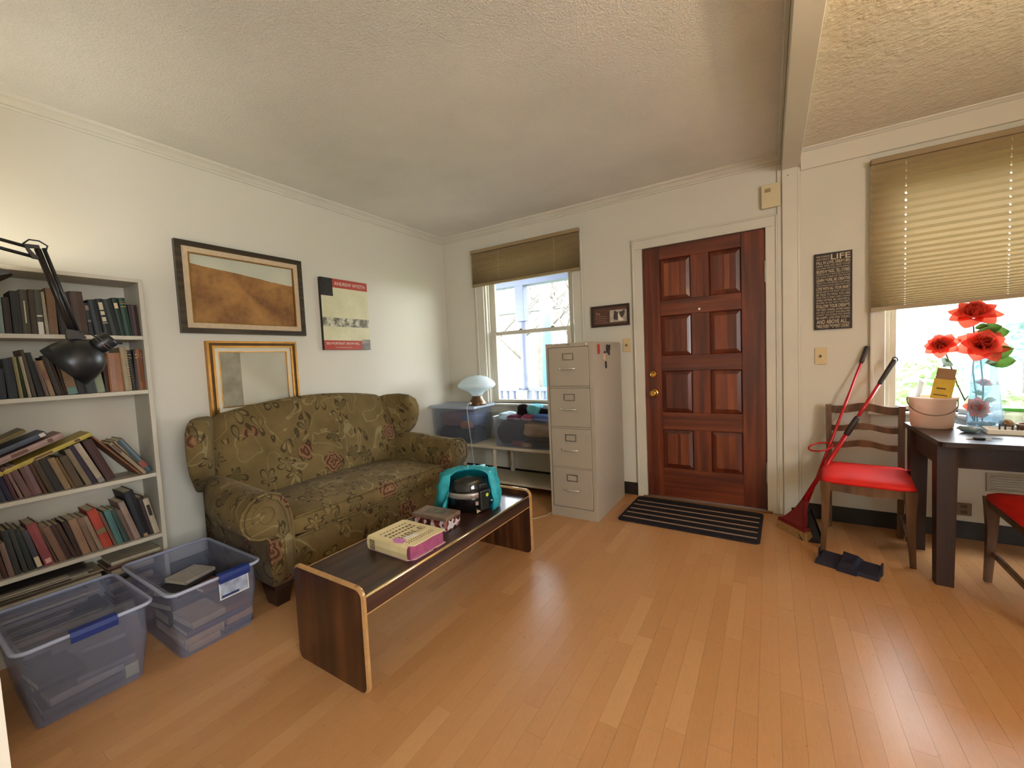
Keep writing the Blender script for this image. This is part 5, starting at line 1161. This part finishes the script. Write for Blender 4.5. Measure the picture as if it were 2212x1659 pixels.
# ================================================================== ceiling lamp over the dining side, right of the picture
pl = thing('ceiling_lamp', 'glass bowl ceiling lamp over the dining side beyond the right edge', 'lamp', (4.0, -2.3, 2.5))
obj('canopy', lathe([(.07, 0), (.07, -.012), (.03, -.03), (0, -.03)], 24), brass, pl, True); obj('stem', tube([(0, 0, -.03), (0, 0, -.47)], .007, 10), brass, pl, True)
obj('glass_bowl', lathe([(.17, -.44), (.165, -.47), (.14, -.51), (.09, -.54), (0, -.55), (0, -.546), (.088, -.536), (.137, -.507), (.161, -.47), (.166, -.44)], 32, (0, 0, 0), None, False), CLOTHLIT('lamp_bowl', (236, 214, 176), .6, .3), pl, True)
ll = bpy.data.lights.new('ceiling_bulb', 'POINT'); ll.energy = 32; ll.color = (1, .74, .45); ll.shadow_soft_size = .045
lo_ = bpy.data.objects.new('ceiling_bulb', ll); COL.objects.link(lo_); lo_.location = (4.0, -2.3, 2.02)

# ================================================================== outside
gm_ = M('lawn', (78, 92, 48), .95, 0, .25, .8, .3, 30, .05, .1)
struct(obj('ground', bx(-40, 40, .13, 60, -.75, -.55), gm_))
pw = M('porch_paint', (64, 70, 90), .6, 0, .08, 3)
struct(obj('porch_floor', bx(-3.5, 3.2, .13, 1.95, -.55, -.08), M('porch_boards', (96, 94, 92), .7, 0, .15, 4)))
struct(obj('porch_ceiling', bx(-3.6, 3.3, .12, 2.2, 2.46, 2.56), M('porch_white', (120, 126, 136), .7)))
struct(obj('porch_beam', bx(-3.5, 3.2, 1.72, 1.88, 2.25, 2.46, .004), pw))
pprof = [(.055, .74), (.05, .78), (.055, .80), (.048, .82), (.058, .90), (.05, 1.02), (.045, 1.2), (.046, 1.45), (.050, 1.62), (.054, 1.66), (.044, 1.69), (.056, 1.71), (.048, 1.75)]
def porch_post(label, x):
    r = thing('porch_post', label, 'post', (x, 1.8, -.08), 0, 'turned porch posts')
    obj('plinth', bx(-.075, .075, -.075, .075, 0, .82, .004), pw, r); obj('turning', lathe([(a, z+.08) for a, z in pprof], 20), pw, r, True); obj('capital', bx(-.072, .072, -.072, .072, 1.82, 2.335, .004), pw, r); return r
porch_post('turned wooden porch post seen through the left window', -.10); porch_post('turned wooden porch post hidden left of the left window', -2.1); porch_post('turned wooden porch post right of the left window view', 1.9)
ra = thing('porch_railing', 'white porch railing with turned balusters seen through the left window', 'railing', (0, 1.8, -.08))
for x0, x1 in ((-2.03, -.18), (-.02, 1.82)):
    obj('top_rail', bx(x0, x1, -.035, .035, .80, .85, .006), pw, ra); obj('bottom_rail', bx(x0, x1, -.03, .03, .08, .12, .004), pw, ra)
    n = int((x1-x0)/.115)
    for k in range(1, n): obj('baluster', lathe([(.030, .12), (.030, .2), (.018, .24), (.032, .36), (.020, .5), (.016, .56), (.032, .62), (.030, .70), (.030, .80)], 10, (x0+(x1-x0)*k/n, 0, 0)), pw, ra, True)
bark = M('bark', (64, 57, 49), .9, 0, .3, 8, .4, 30, .03)
def tree(label, x, y, h, rad, seed, lean=0):
    rnd = random.Random(seed); r = thing('bare_tree', label, 'tree', (x, y, -.56)); b = BM()
    def br_(p, d, l, ra_, dep):
        n = 4; pts = [p]; q = p.copy(); dd = d.copy()
        for k in range(n):
            dd = (dd+Vector((rnd.uniform(-.25, .25), rnd.uniform(-.25, .25), rnd.uniform(-.05, .2)))).normalized(); q = q+dd*l/n; pts.append(q.copy())
        tube(pts, [ra_*(1-.45*k/n) for k in range(n+1)], 6, b)
        if dep > 0:
            for k in range(3 if dep > 1 else 4):
                s = pts[rnd.choice((2, 3, 4, 4))]; a = rnd.uniform(0, 6.28); nd = (dd*.6+Vector((math.cos(a), math.sin(a), rnd.uniform(-.1, .5)))*.75).normalized(); br_(s, nd, l*.68, ra_*.5, dep-1)
    br_(Vector((0, 0, 0)), Vector((lean, 0, 1)).normalized(), h*.42, rad, 4)
    obj('trunk_and_branches', b, bark, r, True); return r
tree('bare spreading tree behind the porch, left', -3.4, 7.5, 8, .16, 3, .1); tree('bare thicketed tree behind the porch, right', -1.3, 6.5, 6, .09, 9, .25); tree('bare tree far behind the porch', -5.0, 12, 9, .2, 14, -.1)
tag(obj('utility_pole', lathe([(.13, 0), (.12, 3.2), (.11, 6)], 14, (-1.35, 5.0, -.56)), M('pole_blue', (54, 90, 112), .6), None, True), 'pale blue pole standing in the yard beyond the porch', 'pole')
def house(label, x, y, wd, dp_, h, col, wins, rz=0):
    r = thing('house', label, 'house', (x, y, -.56), rz); wm = M('siding_%d' % col[0], col, .8, 0, .04, 1)
    obj('wall', bx(-wd/2, wd/2, 0, dp_, 0, h), wm, r)
    for k in range(int(h/.22)): obj('siding_board', loft([[(-wd/2, -.02, k*.22), (wd/2, -.02, k*.22), (wd/2, 0, k*.22), (-wd/2, 0, k*.22)], [(-wd/2, -.004, k*.22+.215), (wd/2, -.004, k*.22+.215), (wd/2, 0, k*.22+.215), (-wd/2, 0, k*.22+.215)]]), wm, r)
    obj('roof', prism([(-wd/2-.4, h), (wd/2+.4, h), (0, h+wd*.32)], 'y', -.5, dp_+.4), M('roof_grey', (84, 84, 88), .8, 0, .2, 3), r)
    for (a, c, e, f) in wins:
        w_ = obj('window', frame_bm('y', -.06, .0, a, c, e, f, .09), M('house_trim', (170, 174, 172), .6), r); obj('pane', bx(a+.08, c-.08, -.03, -.02, e+.08, f-.08), M('house_glass', (60, 76, 84), .1), w_); obj('meeting_rail', bx(a+.08, c-.08, -.05, -.01, (e+f)/2-.03, (e+f)/2+.03), M('house_trim', (170, 174, 172)), w_)
    return r
house('pale house across the street seen behind the roses', 8.2, 14.5, 7.5, 6, 4.6, (140, 142, 140), [(-1.6, -.5, 1.0, 2.25), (.6, 1.7, 1.0, 2.25), (2.2, 3.2, 1.0, 2.25)]); house('pale house across the street beyond the porch', -9.0, 22, 9, 6, 5, (140, 134, 120), [(-2.5, -1.3, 1.2, 2.6), (.8, 2.0, 1.2, 2.6)])
def bush(label, x, y, r_, h, seed, col):
    rnd = random.Random(seed); o = thing('shrub', label, 'shrub', (x, y, -.56)); b = BM()
    for k in range(420):
        a = rnd.uniform(0, 6.28); u = rnd.uniform(-1, 1); q = (1-u*u)**.5; d = Vector((q*math.cos(a), q*math.sin(a), u)); rr = rnd.uniform(.75, 1.02)
        p = Vector((d.x*r_*rr, d.y*r_*rr, h/2+d.z*h/2*rr)); s = rnd.uniform(.05, .11); t1 = d.orthogonal().normalized(); t2 = d.cross(t1); an = rnd.uniform(0, 6); e1 = t1*math.cos(an)+t2*math.sin(an)+d*rnd.uniform(-.6, .6); e2 = d.cross(e1).normalized()
        vv = [b.verts.new(p-e1*s), b.verts.new(p+e2*s*.4), b.verts.new(p+e1*s), b.verts.new(p-e2*s*.4)]; b.faces.new(vv)
    obj('foliage', b, CLOTHLIT('bush_%d' % seed, col, .3, .7, .2, 3), o); obj('stem', tube([(0, 0, 0), (0, 0, h*.6)], .04, 6), bark, o); return o
bush('round green shrub outside the right window, left', 4.95, 5.2, .75, 1.5, 1, (74, 100, 44)); bush('blue green shrub outside the right window, right', 6.7, 7.2, .9, 2.3, 2, (64, 96, 86)); bush('low green shrub outside the right window', 5.9, 5.6, .6, 1.0, 3, (84, 106, 52))
fe = thing('picket_fence', 'white picket fence along the yard outside the right window', 'fence', (3.5, 4.4, -.56))
for k in range(26): obj('picket', prism([(k*.16, 0), (k*.16+.09, 0), (k*.16+.09, .85), (k*.16+.045, .92), (k*.16, .85)], 'y', 0, .02), M('fence_white', (150, 156, 156), .6), fe)
for z in (.2, .65): obj('fence_rail', bx(0, 4.2, .02, .06, z, z+.08), M('fence_white', (150, 156, 156)), fe)
